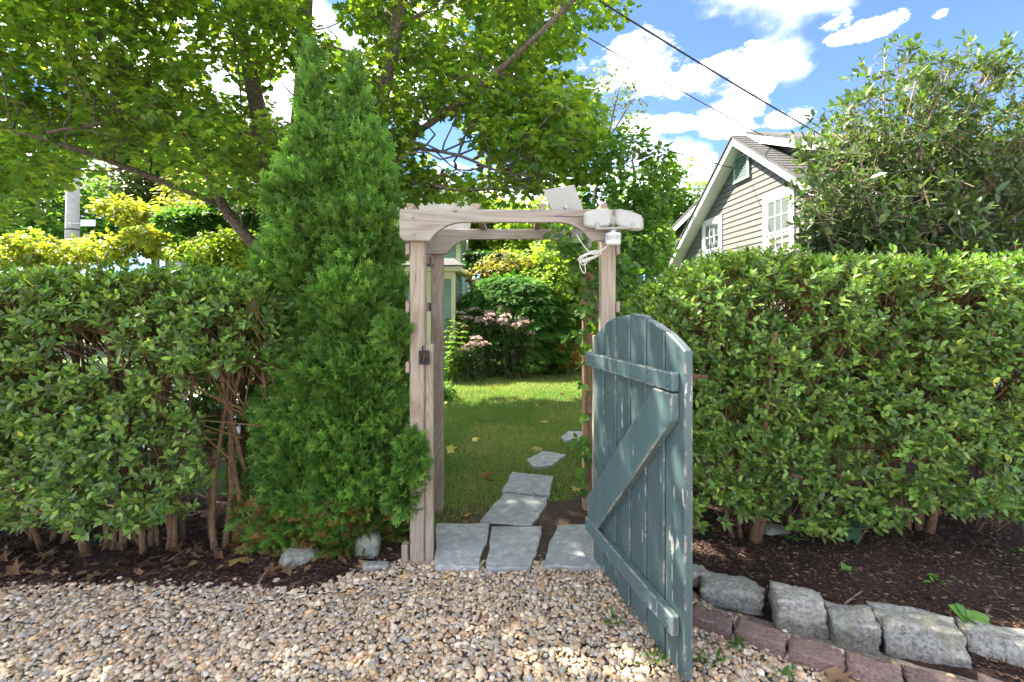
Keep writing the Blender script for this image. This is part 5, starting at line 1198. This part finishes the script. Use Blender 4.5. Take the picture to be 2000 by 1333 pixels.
for k in range(120):
    u = r.uniform(0, 560) if k < 95 else r.uniform(430, 800); v = r.uniform(1055, 1140); q = gr(u, v); q[2] = float(mulch_l(q[0], q[1])) + .022
    if q[1] < lb(q[0]) - .03: continue
    fallen(DRYM[k % 5], q, r.uniform(.045, .092), 'dry brown leaf in the litter under the hedge beside the arborvitae', 'dry leaf litter under the hedge', r)
LLAB = ['pale yellow leaf on the lawn nearest the weeping shrub and rear post', 'light brown leaf in the middle of the lit lawn', 'yellow leaf on the shaded grass left of the stepping stones', 'yellow leaf just above the small pointed stepping stone', 'light brown leaf on the lawn above the farthest stepping stone', 'small yellow leaf on the middle of the shaded grass', 'pale leaf in the grass close to the rear latch side post', 'light brown leaf at the soil edge beside the chipped bluestone', 'pale yellow star shaped leaf on the soil by the gate hinge post', 'pale leaf on the grass beside the farthest stepping stone', 'light brown leaf on the sunny grass before the orange shrub', 'pale leaf at the far lawn corner']
for k, (u, v) in enumerate([(865, 785), (940, 822), (920, 860), (1052, 872), (1032, 800), (950, 870), (870, 880), (962, 938), (1115, 955), (1060, 825), (1095, 770), (1130, 735)]):
    q = gr(u, v, .03); fallen((YELM if k % 3 != 1 else DRYM)[k % 2], q, r.uniform(.09, .13), LLAB[k], 'fallen leaves on the lawn', r)
fallen(REDM[0], gr(950, 922, .03), .12, 'rust red leaf on the lawn beside the stepping stones', None, r)
fallen(REDM[1], gr(922, 1000, .03), .12, 'orange brown leaf on the soil behind the threshold slab', None, r)
fallen(YELM[1], gr(455, 1090, .05), .15, 'yellow green fallen leaf on the mulch near the hedge foot', None, r)
fallen(DRYM[4], gr(1610, 1322, .03), .11, 'tan leaf standing on the gravel by the edging bricks', None, r)
fallen(REDM[1], gr(1512, 1112, .10), .07, 'reddish leaf scrap on the dark mulch bed', None, r)
for i, (pts, lab) in enumerate([([(1512, 1050), (1545, 1068), (1590, 1098), (1625, 1092)], 'thin bent pale twig on the mulch beneath the hedge'), ([(1650, 1180), (1672, 1163), (1690, 1152)], 'short pale twig behind the granite blocks'), ([(1690, 1096), (1720, 1102), (1745, 1105)], 'straight dark twig on the open mulch'), ([(505, 1140), (530, 1100), (535, 1085)], 'forked grey twig at the gravel edge'), ([(330, 1095), (350, 1082), (378, 1062)], 'thin twig among the dry leaf litter'), ([(1040, 962), (1052, 968)], 'broken stick on the soil by the gate hinge post')]):
    z = .095 if pts[0][0] > 1300 else .04; tag(tube('twig', smooth_path([gr(u, v, z) for u, v in pts], 10), np.linspace(.006, .003, 10), M['twig'], None, 5), lab, 'twig')
for i, (u, v, lab) in enumerate([(1195, 1215, 'small weed tuft in the gravel in front of the gate'), (1385, 1290, 'weed tuft in the gravel between gate edge and bricks'), (1440, 1265, 'thin weed in the gravel under the second brick'), (1275, 1290, 'weed in the gravel under the gate free end'), (1530, 1318, 'weed in the gravel near the lower frame edge by the bricks')]):
    b = gr(u, v, .015); rr_ = np.random.default_rng(180 + i); n = 14; pl = empty('weed', tuple(b), lab, 'weed'); acc = Acc()
    scatter(acc, LANCE, b + np.stack([rr_.normal(size=n) * .03, rr_.normal(size=n) * .02, np.zeros(n)], -1), frames(rdir(n, rr_) * [1, 1, .3] + UP * .7, UP + rdir(n, rr_) * .8), rr_.uniform(.03, .055, n), palette(n, [(.06, .14, .025), (.09, .18, .03)], .15, rr_)); acc.build('foliage', M['lush'], pl)['kind'] = 'stuff'
